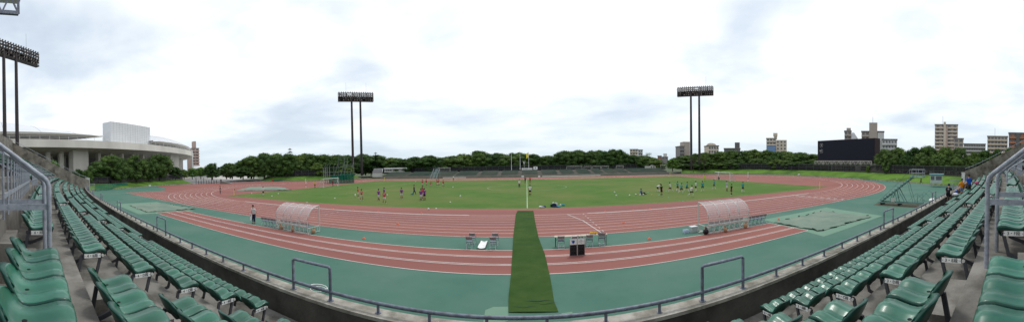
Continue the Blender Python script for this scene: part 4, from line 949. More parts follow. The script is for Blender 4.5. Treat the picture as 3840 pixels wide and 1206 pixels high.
t,W_,h=block('dark flat roofed block with a dark tower above the right trees',2715,2776,557,250,14,0,'bdark',2,5,balc=False); MB().box(W_*.17,1,h,W_*.47,7,h+5.2).build('roof_tower','bdark',t)
t,W_,h=block('tall cream apartment block with a roof tower behind the right trees',2874,2910,519,280,14,.0,'bbeige',9,3); MB().box(W_*.30,2,h,W_*.62,8,h+4.5).build('roof_tower','bbeige',t); MB().box(W_*.22,1,h+2.5,W_*.66,8.6,h+5.2).build('tank_room','bbeige',t)
MB().box(W_*.5+.02,-1,0,W_*.5+9.6,12,h-1.2).build('east_wing','bbeige',t)
for f in range(8):
    for b in range(3): MB().box(W_*.5+1.+b*3.1,-1.08,h-3.7-3*f,W_*.5+2.4+b*3.1,-.98,h-2.1-3*f).build('window','window',t)
MB().box(-W_*.48,-2.6,0,W_*.45,-.4,A(2900,547,280).z).build('blue_panel','bblue',t)
t,W_,h=block('narrow brown tower block with a slanted grey roof left above the scoreboard',3167,3192,492,210,10,0,'btaupe',8,2); MB().box(-W_*.2,1,h,W_*.45,8,h+2.5).build('roof_tower','btaupe',t)
MB().add([(W_/2,-.5,h-.8),(W_/2+2.,-.5,h-.8),(W_/2+6,-.5,h-7),(W_/2,-.5,h-7),(W_/2,8,h-.8),(W_/2+2,8,h-.8),(W_/2+6,8,h-7),(W_/2,8,h-7)],[(0,1,2,3),(4,7,6,5),(0,4,5,1),(1,5,6,2)]).build('slanted_roof','panel',t)
t,W_,h=block('grey brown tower block with a tall lift shaft above the scoreboard',3231,3315,494,200,13,0,'btaupe',8,6,roofm='roofdark'); MB().box(-W_*.16,-1.6,0,W_*.20,6,h+5.8).build('lift_shaft','btaupe',t); MB().tube([(0,2,h+5),(0,2,h+10)],.1,5).build('antenna','darkgrey',t)
MB().box(W_*.22,-1.7,0,W_*.5,-.2,h-.6).build('pale_wing','bwhite',t)
block('white apartment block with a pitched edge, right of the scoreboard tower block',3308,3364,524,190,12,0,'bwhite',5,5,roofm='roofdark')
t,W_,h=block('tall taupe apartment tower above the big dark trees',3506,3592,468,260,16,0,'btaupe',14,4,balm='bbeige'); MB().box(-W_*.12,-1.8,0,-W_*.02,-.1,h+2.4).build('stair_column','bbeige',t); MB().box(-W_*.02,-1.75,0,W_*.06,-.1,h-2).build('brown_panel','bpink',t); MB().tube([(-3,4,h),(-3,4,h+8)],.1,5).build('antenna','darkgrey',t)
block('small taupe block with a grey roof right of the tall tower',3577,3613,520,230,12,0,'btaupe',3,2,roofm='bgrey',balc=False); block('long low grey block beyond the right trees',3614,3696,540,260,12,0,'bgrey',3,9,balm='bwhite')
t,W_,h=block('long beige block with pale balcony bands, right side',3703,3779,512,230,14,0,'btaupe',7,6,balm='bbeige'); MB().tube([(-2,4,h),(-2,4,h+7)],.1,5).build('antenna','darkgrey',t)
t,W_,h=block('orange brown brick apartment block with a dark roof at the right edge',3783,3850,500,190,16,0,'bbrown',7,4,roofm='roofdark'); MB().box(-W_*.08,-1.6,0,W_*.12,-.2,h).build('dark_bay','bdark',t)
# ================================================================ CORNER THINGS AT THE STAND ENDS
for x0,x1,y0,y1,r,s in ((321,337,668,693,60,'left'),(3606,3622,648,663,53,'right')):
    c,wd,rz=along(x0,x1,y1,r); hz_=A(x0,y0,r).z; t=thing('cabinet','white cabinet standing at the low end of the %s end wall'%s,'cabinet',(c.x,c.y,0),rz); MB().box(-wd/2,0,0,wd/2,1,hz_).build('body','white',t); MB().box(-wd/2-.05,-.05,hz_+.01,wd/2+.05,1.05,hz_+.1).build('top','offwhite',t)
for x0,x1,y0,y1,r,s in ((330,356,688,712,72,'left'),(3562,3595,672,712,62,'right')):
    c,wd,rz=along(x0,x1,y1,r); h=A(x0,y0,r).z-c.z; t=thing('gate','grey steel gate of upright bars at the %s end of the stand'%s,'gate',(c.x,c.y,max(0,c.z)),rz); m=MB()
    MB().tube([(-wd/2,0,0),(-wd/2,0,h),(wd/2,0,h),(wd/2,0,0)],.05,6).build('frame','nearrail',t)
    for k in range(1,9): m.bar((-wd/2+wd*k/9,0,.1),(-wd/2+wd*k/9,0,h),.03)
    m.bar((-wd/2,0,.15),(wd/2,0,.15),.04).bar((-wd/2,0,h*.95),(wd/2,0,h*.95),.04); m.build('bars','nearrail',t)
a=[G(357,715),G(400,712),G(445,706),G(480,703)]
fence([Vector((p.x+.0,p.y-.0,0)) for p in a],1.9,'green wire mesh fence running along the foot of the left bank','netgreen',step=2.)
# forecourt gate with bars and cones
c,wd,rz=along(735,812,674,128); t=thing('gate_fence','low dark barrier across the gate forecourt','barrier',(c.x,c.y,0),rz); MB().bar((-wd/2,0,1),(wd/2,0,1),.08).build('rail','bark',t)
for k in range(9): MB().box(-wd/2+wd*k/8-.1,-.1,0,-wd/2+wd*k/8+.1,.1,1.5 if k%3 else 2.6).build('post','bark',t)
c,wd,rz=along(812,852,668,124); t=thing('ramp_wall','dark gate post and sloping concrete ramp right of the forecourt','ramp',(c.x,c.y,0),rz); MB().add([(0,0,0),(wd,0,0),(0,0,1.1),(0,6,0),(wd,6,0),(0,6,1.1)],[(0,1,2),(3,5,4),(1,4,5,2),(0,2,5,3)]).build('ramp','farconc',t); MB().box(-.7,-.2,0,-.1,.6,1.9).build('gate_post','bdark',t)
# ================================================================ PITCH FURNITURE
def goal(s,lab):
    t=thing('goal',lab,'goal',(s*PX,PC,0),-s*PI/2,'goals at the ends of the pitch')
    MB().tube([(-3.66,0,0),(-3.66,0,2.44),(3.66,0,2.44),(3.66,0,0)],.065,8).build('frame','white',t)
    MB().tube([(-3.66,0,2.44),(-3.66,.9,2.3),(-3.66,2.1,.03),(3.66,2.1,.03),(3.66,.9,2.3),(3.66,0,2.44)],.025,5).build('net_support','panel',t)
    MB().strip([(-3.66,2.1,.03),(3.66,2.1,.03)],[(-3.66,.9,2.3),(3.66,.9,2.3)]).strip([(-3.66,.9,2.3),(3.66,.9,2.3)],[(-3.66,0,2.44),(3.66,0,2.44)]).add([(-3.66,0,0),(-3.66,2.1,0),(-3.66,.9,2.3),(-3.66,0,2.44)],[(0,1,2,3)]).add([(3.66,0,0),(3.66,2.1,0),(3.66,.9,2.3),(3.66,0,2.44)],[(3,2,1,0)]).build('net','greynet',t)
goal(-1,'white football goal at the left end of the pitch'); goal(1,'white football goal at the right end of the pitch')
for x,y,h,lab in ((877.4,731.4,1.5,'yellow corner flag at the near left corner of the pitch'),(3074,707,1.5,'yellow corner flag at the near right corner of the pitch'),(1441.8,678,1.5,'yellow corner flag at the far left corner of the pitch'),(2512.6,660,1.5,'yellow corner flag at the far right corner of the pitch')):
    p=G(x,y); t=thing('corner_flag',lab,'corner flag',(p.x,p.y,0),0,'corner flags'); MB().tube([(0,0,0),(0,0,h)],.045,6).build('pole','yellow',t); MB().add([(0,0,h),(0,0,h-.35),(.12,.12,h-.4),(.1,.1,h-.05)],[(0,1,2,3)],0).build('flag','yellow' if x>1000 else 'cnavy',t)
for x,y0,y1,lab in ((1147,668,703,'white net pole with black bands behind the left goal'),(2805,643,680,'white net pole with a black band right of the right goal'),(2694,641,672,'white net pole behind the right goal'),(1034,645,671,'white pole, left of the pair before the left wood'),(1069,645,671,'white pole, right of the pair before the left wood'),(1266,663,697,'white net pole inside the left goal mouth')):
    p=G(x,y1); h=A(x,y0,math.hypot(p.x,p.y)).z; t=thing('net_pole',lab,'pole',(p.x,p.y,0)); MB().tube([(0,0,0),(0,0,h)],.07,6).build('pole','white',t); MB().tube([(0,0,h*.25),(0,0,h*.25+.35)],.078,6).build('black_band','black',t)
# hammer cage
p=A(1268,690,108); t=thing('throwing_cage','tall grey steel throwing cage half hung with green netting','cage',(G(1268,686).x,G(1268,686).y,0),math.atan2(-p.x,p.y)); m=MB()
r_=math.hypot(*G(1268,686)[:2]); k_=r_/F_
def cgx(x): return (x-1268)*k_
def cgz(y): return (686-y)*k_
for x in (1213,1221,1228,1237): 
    for yy in (0,2.4): m.tube([(cgx(x),yy,0),(cgx(x),yy,cgz(626))],.06,5)
for x in (1219,1227,1236,1253): m.tube([(cgx(x),1,0),(cgx(x),1,cgz(622)),(cgx(x+6),.6,cgz(613))],.05,5)
for y in (626,644,655): m.bar((cgx(1213),0,cgz(y)),(cgx(1284),0,cgz(y)),.1); m.bar((cgx(1284),0,cgz(y-1)),(cgx(1325),0,cgz(y-1)),.1)
for x in (1213,1222,1234,1248,1268): m.bar((cgx(x),0,cgz(626)),(cgx(x),3,cgz(626)),.07)
for q in range(8):
    for x in (1221,1234,1249): m.bar((cgx(x),0,cgz(634+q*6)),(cgx(x+6),0,cgz(634+q*6)),.06)
for x0,x1 in ((1270,1293),(1305,1328)):
    m.tube([(cgx(x0),1,0),(cgx(x0),1,cgz(591)),(cgx(x1),1,cgz(591)),(cgx(x1),1,0)],.07,6); m.bar((cgx(x0),1,cgz(616)),(cgx(x1),1,cgz(616)),.08)
    m.tube([(cgx(x0),1,cgz(608)),(cgx(x0-15),-1,cgz(656))],.05,5); m.tube([(cgx(x1),1,cgz(608)),(cgx(x1-15),-1,cgz(656))],.05,5)
m.build('steel_frame','cagesteel',t)
nm=MB(); vs=[]
for i in range(41):
    x=1233+(1329-1233)*i/40; top=650+(6 if x<1275 else 0)+3*sin(i*1.7)+(12 if x<1245 else 0); vs+=[(cgx(x),.3*sin(i*1.4)-.2,.1),(cgx(x),.35*sin(i*1.4+1)-.2,cgz(top))]
nm.add(vs,[(2*i,2*i+2,2*i+3,2*i+1) for i in range(40)]); nm.add([(x,y+2.5,z) for x,y,z in vs],[(2*i,2*i+2,2*i+3,2*i+1) for i in range(40)]); nm.build('green_net','netgreen',t)
MB().box(cgx(1216),-.3,0,cgx(1328),3,.12).build('base','darkgrey',t)
# red and green gear on the far left field
p=G(1050,678); t=thing('landing_mat','green netted landing mats before the left wood','mat',(p.x,p.y,0),.9); MB().box(-3,-1.2,0,3,1.2,.7).build('mat','netgreen',t); MB().box(-3.4,-.7,.0,-3.02,.7,.9).build('end_pad','cred',t)
# ---- folding chair
def chair_meshes():
    f=MB()
    for s in (-.21,.21):
        f.tube([(s,.20,0),(s,-.20,.80),(s*.9,-.215,.84)],.0125,6); f.tube([(s*.9,-.26,0),(s*.9,.14,.46)],.0125,6)
    f.tube([(-.19,-.215,.84),(.19,-.215,.84)],.0125,6); f.tube([(-.21,.22,.012),(.21,.22,.012)],.014,6); f.tube([(-.19,-.28,.012),(.19,-.28,.012)],.014,6); f.tube([(-.2,.07,.27),(.2,.07,.27)],.01,5)
    s=MB().box(-.20,-.12,.435,.20,.24,.475); b=MB(); vs=[]
    for i in range(7):
        x=-.2+.4*i/6; y=-.215-.03*(1-(x/.2)**2); vs+=[(x,y,.62),(x,y-.02,.80),(x,y+.02,.62),(x,y,.80)]
    b.add(vs,[(4*i,4*i+4,4*i+5,4*i+1) for i in range(6)]+[(4*i+2,4*i+3,4*i+7,4*i+6) for i in range(6)]+[(4*i+1,4*i+5,4*i+7,4*i+3) for i in range(6)]+[(4*i,4*i+2,4*i+6,4*i+4) for i in range(6)])
    return f.mesh('frame','chrome'),s.mesh('seat','vinyl'),b.mesh('backrest','vinylback')
cf,cs,cb=chair_meshes(); chair0=None
def chair(x,y,rz,label,group):
    global chair0
    if chair0 is None:
        chair0=thing('folding_chair',label,'chair',(x,y,0),rz,group); ob('frame',cf,chair0); ob('seat',cs,chair0); ob('backrest',cb,chair0); return chair0
    return dup(chair0,(x,y,0),rz,label,group)
chair(-3.83,20.15,.03,'folding chair left of the white stretcher, the nearer one of its pair','folding chairs beside the stretcher')
chair(-3.80,21.25,-.04,'folding chair left of the white stretcher, the farther one of its pair','folding chairs beside the stretcher')
chair(-2.27,20.2,.02,'folding chair right of the white stretcher, the nearer one of its pair','folding chairs beside the stretcher')
chair(-2.22,21.3,-.03,'folding chair right of the white stretcher, the farther one of its pair','folding chairs beside the stretcher')
for (x,y,o_) in ((2106,931,'first'),(2158,930,'second'),(2214,926,'third'),(2260,920,'fourth')):
    p=G(x,y); chair(p.x,p.y+.28,random.uniform(-.06,.06)+(-.12 if o_ in('third','fourth') else 0),'folding chair at the long table, %s from the left'%o_,'folding chairs at the long table')
DL=(-20.95,19.75,4.1); DR=(13.05,19.62,4.1)
for k in range(7): chair(DL[0]+.55+.5*k,20.55,random.uniform(-.04,.04),'folding chair under the left dugout, %s from its left end'%ORD[k],'folding chairs under the left dugout')
for k in range(7): chair(DR[0]+.55+.5*k,20.45,random.uniform(-.04,.04),'folding chair under the right dugout, %s from its left end'%ORD[k],'folding chairs under the right dugout')
for k in range(5): chair(-23.0+.46*k,20.4,random.uniform(-.05,.05),'folding chair in the open left of the left dugout, %s of five'%ORD[k],'folding chairs beside the left dugout')
for k in range(5): chair(17.45+.46*k,20.35,random.uniform(-.05,.05),'folding chair in the open right of the right dugout, %s of five'%ORD[k],'folding chairs beside the right dugout')
# ---- dugouts
def dugout(x,y,L_,label,rz=0):
    t=thing('dugout',label,'dugout',(x,y,0),rz,'curved clear team shelters'); Dp=1.45; H_=2.25
    prof=[(0,.62),(0,1.15)]+[(1.4-1.4*cos(a)*1.,1.15+1.1*sin(a)) for a in [PI/2*k/8 for k in range(1,9)]]
    prof=[(py*Dp/1.4,pz) for py,pz in prof]
    for k in range(5):
        xx=L_*k/4; MB().tube([(xx,0,0)]+[(xx,py,pz) for py,pz in prof],.038,7).build('rib','steelw',t)
        if k in (1,2,3): pass
    for k in range(4):
        a=L_*k/4+.04;b=L_*(k+1)/4-.04; MB().strip([(a,py,pz) for py,pz in prof],[(b,py,pz) for py,pz in prof]).build('clear_panel','poly',t)
    m=MB()
    for py,pz in ((0,.62),(0,1.08),(Dp,2.25)): m.bar((0,py,pz),(L_,py,pz),.05)
    m.build('cross_rail','steelw',t)
    m=MB()
    for z in (.06,.55): m.bar((0,0,z),(L_,0,z),.055)
    for k in range(9): m.bar((L_*k/8,0,.06),(L_*k/8,0,.55),.04)
    for k in range(0,8,2): m.bar((L_*k/8,0,.06 if k%4 else .55),(L_*(k+1)/8,0,.55 if k%4 else .06),.035)
    for s in (0,L_):
        m.bar((s,0,.06),(s,Dp,.06),.05); m.bar((s,0,.5),(s,Dp,.5),.05); m.bar((s,Dp,0),(s,Dp,2.25),.06); m.bar((s,.25,.06),(s,.25,.5),.04); m.bar((s,Dp-.25,.06),(s,Dp-.25,.5),.04)
    m.build('base_frame','steelw',t); return t
dugout(DL[0],DL[1]+.33,DL[2],'curved clear team shelter standing by the left part of the track',-.075)
dugout(DR[0],DR[1]+.18,DR[2],'curved clear team shelter standing by the right part of the track',.02)
def sandbag(x,y,z,label,s=1.,m='kraft'):
    b=MB(); b.sphere((0,0,.20),.19*s,.14*s,.22*s,10,7); b.sphere((0,0,.46*s),.08*s,.06*s,.13*s,8,5); o=b.build('sandbag',m,None,(x,y,z)); tag(o,label,'sandbag'); o.rotation_euler=(random.uniform(-.2,.2),random.uniform(-.2,.2),random.uniform(0,3)); return o
for x,y,l in ((-20.1,19.95,'brown sandbag hung on the left dugout frame, left one'),(-18.6,19.8,'brown sandbag hung on the left dugout frame, middle one'),(-16.65,20.2,'brown sandbag at the right end of the left dugout'),(13.05,20.2,'brown sandbag at the left end of the right dugout'),(14.45,19.55,'brown sandbag hung on the right dugout frame, left of the middle'),(16.55,19.65,'brown sandbag hung on the right dugout frame near its right end')): sandbag(x,y,0,l)
o=MB().sphere((0,0,.22),.24,.2,.22,10,7).tube([(0,0,.4),(.05,0,.52)],.05,6).build('bin_bag','black',None,(12.75,19.75,0)); tag(o,'black rubbish bag at the left end of the right dugout','bag')
# ---- tables, board, stretcher
for x,l in ((1.74,'long folding table by the track, left half, bare top'),(3.52,'long folding table by the track, right half with the yellow bundle')):
    t=thing('folding_table',l,'table',(x,20.12,0),.0,'folding tables set end to end'); MB().box(0,0,.685,1.76,.45,.715).build('tabletop','tabletop',t)
    for s in (.08,1.68): m=MB().bar((s,.05,0),(s,.05,.68),.03).bar((s,.40,0),(s,.40,.68),.03).bar((s,.05,.2),(s,.40,.2),.02).bar((s,.05,.5),(s+(.25 if s<1 else -.25),.05,.66),.02); m.build('leg','tableleg',t)
m=MB(); rnd=random.Random(3)
for k in range(10): m.sphere((rnd.uniform(-.2,.2),rnd.uniform(-.06,.06),rnd.uniform(.05,.14)),rnd.uniform(.05,.10),None,rnd.uniform(.04,.07),8,5)
tag(m.build('bibs','gold',None,(4.35,20.33,.71)),'bright yellow bundle of bibs lying on the right table','bundle')
tag(MB().box(-.28,-.12,0,.25,.13,.05).box(-.2,-.1,.05,.1,.12,.09).box(.02,-.12,.05,.2,.05,.075).build('folder','black',None,(4.95,20.33,.71)),'black folders and cloth lying at the right end of the table','folder')
bx=G(2137,961); t=thing('substitution_board','pair of joined white and black number boards leaning before the table','board',(bx.x,bx.y+.1,0),.02); bt=R(12)
for k in range(2):
    x=.02+k*.47; b=MB().box(x-.02,-.0,0,x+.44,.03,1.02).build('frame','chrome',t); MB().box(x,-.012,.68,x+.42,-.002,1.0).build('name_panel','plate',t); MB().box(x+.01,-.014,.04,x+.41,-.002,.66).build('number_display','black',t)
    dg=MB()
    for dx in (.07,.23):
        for (p,q) in (((0,.1),(0,.27)),((0,.33),(0,.5)),((.12,.1),(.12,.27)),((.12,.33),(.12,.5)),((.01,.07),(.11,.07)),((.01,.30),(.11,.30)),((.01,.53),(.11,.53))): dg.bar((x+dx+p[0],-.016,p[1]),(x+dx+q[0],-.016,q[1]),.004,.028)
    dg.build('digit_segments','darkgrey',t)
em=MB(); cxx,czz=.23,.84
sh=[(cxx+a,czz+b) for a,b in ((-.09,.08),(0,.11),(.09,.08),(.085,-.02),(.05,-.08),(0,-.115),(-.05,-.08),(-.085,-.02))]; em.add([(a,-.016,b) for a,b in sh],[tuple(range(8))]); em.build('crest','cgrey' and 'bblue',t)
MB().add([(cxx+a*.06,-.019,czz+b*.06) for a,b in ((-1,1),(1,1),(1,-.6),(0,-1.1),(-1,-.6))],[(0,1,2,3,4)]).build('crest_centre','cblue',t)
MB().bar((cxx-.12,-.017,czz+.075),(cxx+.12,-.017,czz+.075),.003,.02).build('crest_band','bblue',t)
for s,sz,dz in (('SPERANZA',.062,.0),('FC',.062,-.075)):
    tm_=text_mesh(s,sz,m='cnavy',depth=.001); tm_.transform(Matrix.Translation((.70,-.016,.83+dz))@Matrix.Rotation(PI/2,4,'X')); ob('lettering',tm_,t)
MB().tube([(.70+.035*cos(a),-.017,.925+.035*sin(a)) for a in [2*PI*k/8 for k in range(9)]],.006,4).build('club_mark','cnavy',t)
MB().tube([(.12,.02,1.02),(.12,.02,1.12),(.17,.02,1.16),(.45,.02,1.16),(.5,.02,1.12),(.5,.02,1.02)],.016,6).build('handle','white',t)
m=MB(); vs=[]
for i in range(13):
    for j in range(5): vs.append((-.25+.5*j/4,1.95*i/12,.10-.05*sin(PI*j/4)+.02*sin(i*.5)))
t=thing('stretcher','white canvas stretcher lying on the green strip between the chair pairs','stretcher',(-3.03,20.02,0),.03); m.add(vs,[(i*5+j,i*5+j+1,(i+1)*5+j+1,(i+1)*5+j) for i in range(12) for j in range(4)],0,True).build('canvas','white',t)
for s in (-.26,.26): MB().tube([(s,-.1,.10),(s,2.08,.10)],.02,6).build('pole','darkgrey',t)
for s in (.15,1.8): MB().box(-.25,s,0,.25,s+.03,.06).build('foot','darkgrey',t)
t=thing('cooler_box','grey plastic crate left of the right dugout','crate',(12.15,20.8,0),.1); MB().box(0,0,0,.55,.38,.40).build('body','booth',t); MB().box(-.02,-.02,.402,.57,.40,.46).build('lid','panel',t)
t=thing('bottle_pack','pack of clear water bottles beside the grey crate','bottles',(11.55,20.85,0),.1)
for i in range(4):
    for j in range(3): MB().tube([(i*.11,j*.11,0),(i*.11,j*.11,.24),(i*.11,j*.11,.30)],.05,6,0,[.05,.05,.02]).build('bottle','clear',t)
tag(MB().box(-.2,-.12,0,.2,.12,.05).sphere((0,0,.06),.12,.1,.05).build('towel','offwhite',None,(12.0+.85,20.6,0)),'small pale towel on the ground beside the grey crate','towel')
# ---- balls, discs, cones
ballm=MB().sphere((0,0,.11),.11,n=12,k=8).mesh('ball','ball'); discm=MB().tube([(0,0,0),(0,0,.05)],.1,10,0,[.11,.05]).mesh('d','white'); disct=discm.copy(); disct.materials[0]=M['teal']
conem=MB().tube([(0,0,0),(0,0,.03),(0,0,.16)],.1,10,0,[.15,.14,.045]).mesh('c','orange')
def put(name,me,x,y,label,cat,grp,s=1.): p=G(x,y); o=ob(name,me,None,(p.x,p.y,.012),random.uniform(0,3)); o.scale=(s,s,s); tag(o,label,cat,grp); return o
def c3(x,y): return 1200+x*.3708,550+y*.3708
def c4(x,y): return 1700+x*.3708,550+y*.3708
def c5(x,y): return 2200+x*.3708,550+y*.3708
def c2(x,y): return 600+x*.4944,500+y*.4944
def msh(i,n,src): return src
BW=MB().sphere((0,0,.11),.11,n=12,k=8); bwm=BW.mesh('ball',['ball','ink']); 
for i,pg in enumerate(bwm.polygons): pg.material_index=1 if i%7==3 else 0
BALLS=[(c3(1097,634),'resting by the near touchline, left half'),(c3(356,495),'at the feet of the leftmost red players'),(c3(357,484),'just behind the ball at the leftmost red players'),(c3(680,490),'beside the player numbered 49'),(c3(1345,409),'lying alone in the left half near the far side'),(c3(1420,500),'lying alone left of the halfway line'),(c3(967,354),'near the far touchline in the left half'),(c2(695,457),'left of the white shirted player by the left corner'),(c2(848,477),'right of the white shirted player by the left corner'),(c2(897,460),'farthest right of those by the left corner'),
 (c5(282,463),'farthest left of the row in the right half'),(c5(301,496),'second from left of the row in the right half'),(c5(433,494),'third in the row, left of the seated blue figure'),(c5(497,486),'closest left of the seated blue figure'),(c5(540,489),'at the knees of the seated blue figure'),(c5(572,485),'between the legs of the seated figure'),(c5(596,477),'right of the seated blue figure'),(c5(738,450),'at the feet of the bending player'),(c4(988,602),'left of the kit heap by the near touchline'),(c4(1085,595),'right of the kit heap by the near touchline'),(c4(1010,575),'on top of the kit heap')]
for (xy,l) in BALLS: put('football',bwm,*xy,'white football '+l,'ball','footballs on the pitch',1.05)
DISCS=[(c3(150,517),'white','far left of the near grass'),(c3(1318,555),'white','between the near touchline and the lone balls'),(c3(1175,621),'white','beside the near touchline, left half'),(c2(1326,488),'white','near the left goal area'),(c2(1115,520),'white','behind the left dugout roof'),(c4(70,500),'white','left of the halfway line'),(c5(620,458),'teal','right of the seated figure'),(c5(730,485),'teal','before the bending player'),(c5(803,444),'teal','beside the running white player'),(c5(828,511),'teal','nearest the middle of the drill'),(c5(975,549),'teal','closest to the near touchline, right half'),(c5(1028,434),'teal','among the teal players'),(c5(657,480),'orange','between the seated figure and the drill')]
dor=discm.copy(); dor.materials[0]=M['orange']
for xy,c_,l in DISCS: put('marker_disc',{'white':discm,'teal':disct,'orange':dor}[c_],*xy,'%s marker disc on the grass %s'%(c_,l),'marker','marker discs',1.0)
CONES=[(c3(130,626),'leftmost by the inner kerb'),(c3(337,640),'second from left by the inner kerb'),(c3(588,657),'third from left by the inner kerb'),(c3(1025,673),'by the inner kerb left of the carpet'),(c3(787,782),'on the middle lanes left of the carpet'),(c5(190,656),'by the inner kerb right of the carpet'),(c5(472,641),'second right of the carpet by the kerb'),(c5(640,628),'third right of the carpet by the kerb'),(c5(797,615),'fourth right of the carpet by the kerb'),(c5(1155,583),'by the kerb behind the right dugout'),(c5(373,771),'on the middle lanes right of the carpet'),((1364.8,895),'on the green strip right of the left dugout'),((2434.8,897),'on the green strip right of the table'),((2919,823),'beside the right pit cover'),((2750,793),'on the lanes seen through the right dugout'),((1085,822),'on the lanes seen through the left dugout')]
for xy,l in CONES: put('training_cone',conem,*xy,'small orange cone '+l,'cone','small orange cones',.95)
# kit heap
def heap(x,y,parts,label,name='kit_heap',cat='kit'):
    p=G(x,y); m=MB(); rnd=random.Random(int(x))
    for (dx,dy,rx,rz_,mi) in parts: m.sphere((dx,dy,rz_*.9),rx,rx*.7,rz_,10,6,mi)
    o=m.build(name,['cgrey','cnavy','white','cyanbag'],None,(p.x,p.y,0)); tag(o,label,cat)
heap(*c4(1020,606),[(0,0,.35,.26,1),(.2,.1,.3,.3,0),(-.25,.1,.25,.2,1),(.45,-.1,.35,.1,3),(.1,-.2,.45,.09,1)],'heap of dark bags and jackets on the near touchline right of the halfway line')
heap(*c4(897,612),[(0,0,.4,.1,0),(.25,.05,.25,.13,1),(-.2,0,.2,.12,2)],'small grey kit pile on the near touchline, left of the bigger heap')
heap(*c4(1106,596),[(0,0,.13,.14,3),(.2,0,.12,.11,3)],'little teal bag beside a ball on the near touchline','small_bag','bag')
# ================================================================ GREEN JUDGES STEPS, BOOTH, FRAMES (right)
P0=G(3300,766); P1=G(3425,772); Pt=A(3420,664,math.hypot(P1.x,P1.y)); base=Vector((P0.x,P0.y,0)); dirv=Vector((Pt.x-P0.x,Pt.y-P0.y,0)); Ls=dirv.length; rz=math.atan2(dirv.y,dirv.x); Hs=Pt.z
t=thing('judges_stand','green wheeled steel judges stand with stepped seats rising to a railed platform','judges stand',base,rz)
for s in (0,1.0): MB().bar((-.3,s,.15),(Ls,s,Hs),.05,.09).build('stringer','ladder',t)
for k in range(12):
    u=(k+.5)/12; x=-.3+(Ls+.3)*u; z=.15+(Hs-.15)*u; o=thing('x','','x') if 0 else None
    MB().box(x-.12,.0,z+.02,x+.24,1.0,z+.09).box(x+.16,.05,z+.09,x+.26,.45,z+.40).box(x+.16,.55,z+.09,x+.26,.95,z+.40).build('step_seat','ladder',t)
MB().box(Ls-.3,-.1,Hs,Ls+1.4,1.1,Hs+.1).build('platform','ladder',t); m=MB()
for z in (Hs+.5,Hs+.98): m.tube([(Ls-.3,-.1,z),(Ls+1.4,-.1,z),(Ls+1.4,1.1,z),(Ls-.3,1.1,z)],.03,5)
for x in (Ls-.3,Ls+.55,Ls+1.4):
    for y in (-.1,1.1): m.tube([(x,y,Hs),(x,y,Hs+.98)],.03,5)
m.build('platform_rail','nearrail',t); m=MB()
for s in (0,1.):
    m.bar((.1,s,.35),(Ls+1.6,s,.35),.1,.12); m.bar((Ls*.55,s,.35),(Ls*.47,s,Hs*.52),.09); m.bar((Ls*.8,s,.35),(Ls*.55,s,Hs*.6),.09); m.bar((Ls*.3,s,.35),(Ls*.42,s,Hs*.46),.08); m.bar((Ls+.2,s,.35),(Ls*.85,s,Hs*.86),.05)
m.bar((.1,0,.35),(.1,1,.35),.08); m.bar((Ls+1.6,-.3,.35),(Ls+1.6,1.3,.35),.1,.12); m.bar((Ls*.55,0,1.0),(Ls*.55,1,1.),.07); m.tube([(Ls+.5,1,.4),(Ls+.5,1,1.4),(Ls+1.2,1,1.4),(Ls+1.2,1,.4)],.04,5)
m.build('under_frame','ladder',t)
for x,y in ((.2,0),(.2,1),(Ls*.6,0),(Ls*.6,1),(Ls+1.5,-.2),(Ls+1.5,1.2)): MB().tube([(x,y-.04,.17),(x,y+.04,.17)],.17,12).build('wheel','black',t)
MB().box(Ls*.36,-.12,.45,Ls*.36+.5,-.02,.95).build('control_box','offwhite',t)
MB().tube([(-.2,.0,.4),(Ls*.5,0,Hs*.5+.75),(Ls-.3,0,Hs+.9)],.02,5).build('handrail','ladderdark',t)
sheet('dirt_patch',[(P0.x-.8,P0.y+.6),(P1.x-1,P1.y-1.1),(P1.x+2.6,P1.y-.6),(P0.x+2.2,P0.y+1.2)],.008,'dirt')
pb=G(3488,698); r_=math.hypot(pb.x,pb.y); c,wd,rz=along(3487,3535,700,r_-1); zt2=A(3500,652,r_).z
t=thing('control_booth','small white control booth on legs with a teal roof by the right bank','booth',(c.x,c.y,0),rz)
MB().box(-wd/2+.1,0,.85,wd/2-.1,2.1,zt2-.1).build('wall','booth',t); MB().box(-wd/2-.15,-.3,zt2-.08,wd/2+.25,2.4,zt2+.12).build('roof','boothroof',t)
for x0,x1 in ((-wd/2+.2,-.45),(-.1,wd/2-.25)): MB().box(x0,-.03,1.55,x1,.01,zt2-.4).build('window','window',t)
for x in (-wd/2+.25,0,wd/2-.25):
    for y in (.15,1.95): MB().bar((x,y,0),(x,y,.84),.08).build('leg','cagesteel',t)
m=MB(); q=[G(3430,772),G(3500,768),G(3520,752),G(3455,748)]
t=thing('canopy_frames','folded thin dark tent frames lying beside the judges stand','frame',(0,0,0)); 
for k,(xa,xb,xp,yp) in enumerate(((3400,3475,3435,725),(3430,3500,3455,720),(3450,3515,3473,715))):
    a=G(xa,758-k*5);b=G(xb,760-k*8); c_=(a+b)/2; c_.z=1.3; MB().tube([a,c_,b],.018,5).bar(a,b,.03).build('frame_pole','ladderdark',t)
p=G(3497,757); o=MB().sphere((0,0,.25),.75,.5,.32,12,7).build('cover_sack','white',None,(p.x,p.y,0),.6); tag(o,'white plastic covered heap just beyond the right parapet','covered heap')
# pipe bundle under the parapet on the left
p=G(1195,1093); t=thing('hose_coil','loose coil of white pipe on the green ground just beyond the parapet','hose',(p.x,p.y,0)); MB().tube([(.35*cos(a)*(1+a*.03),.35*sin(a),.08+.015*a) for a in [k*.5 for k in range(26)]],.02,5).build('coil','white',t)
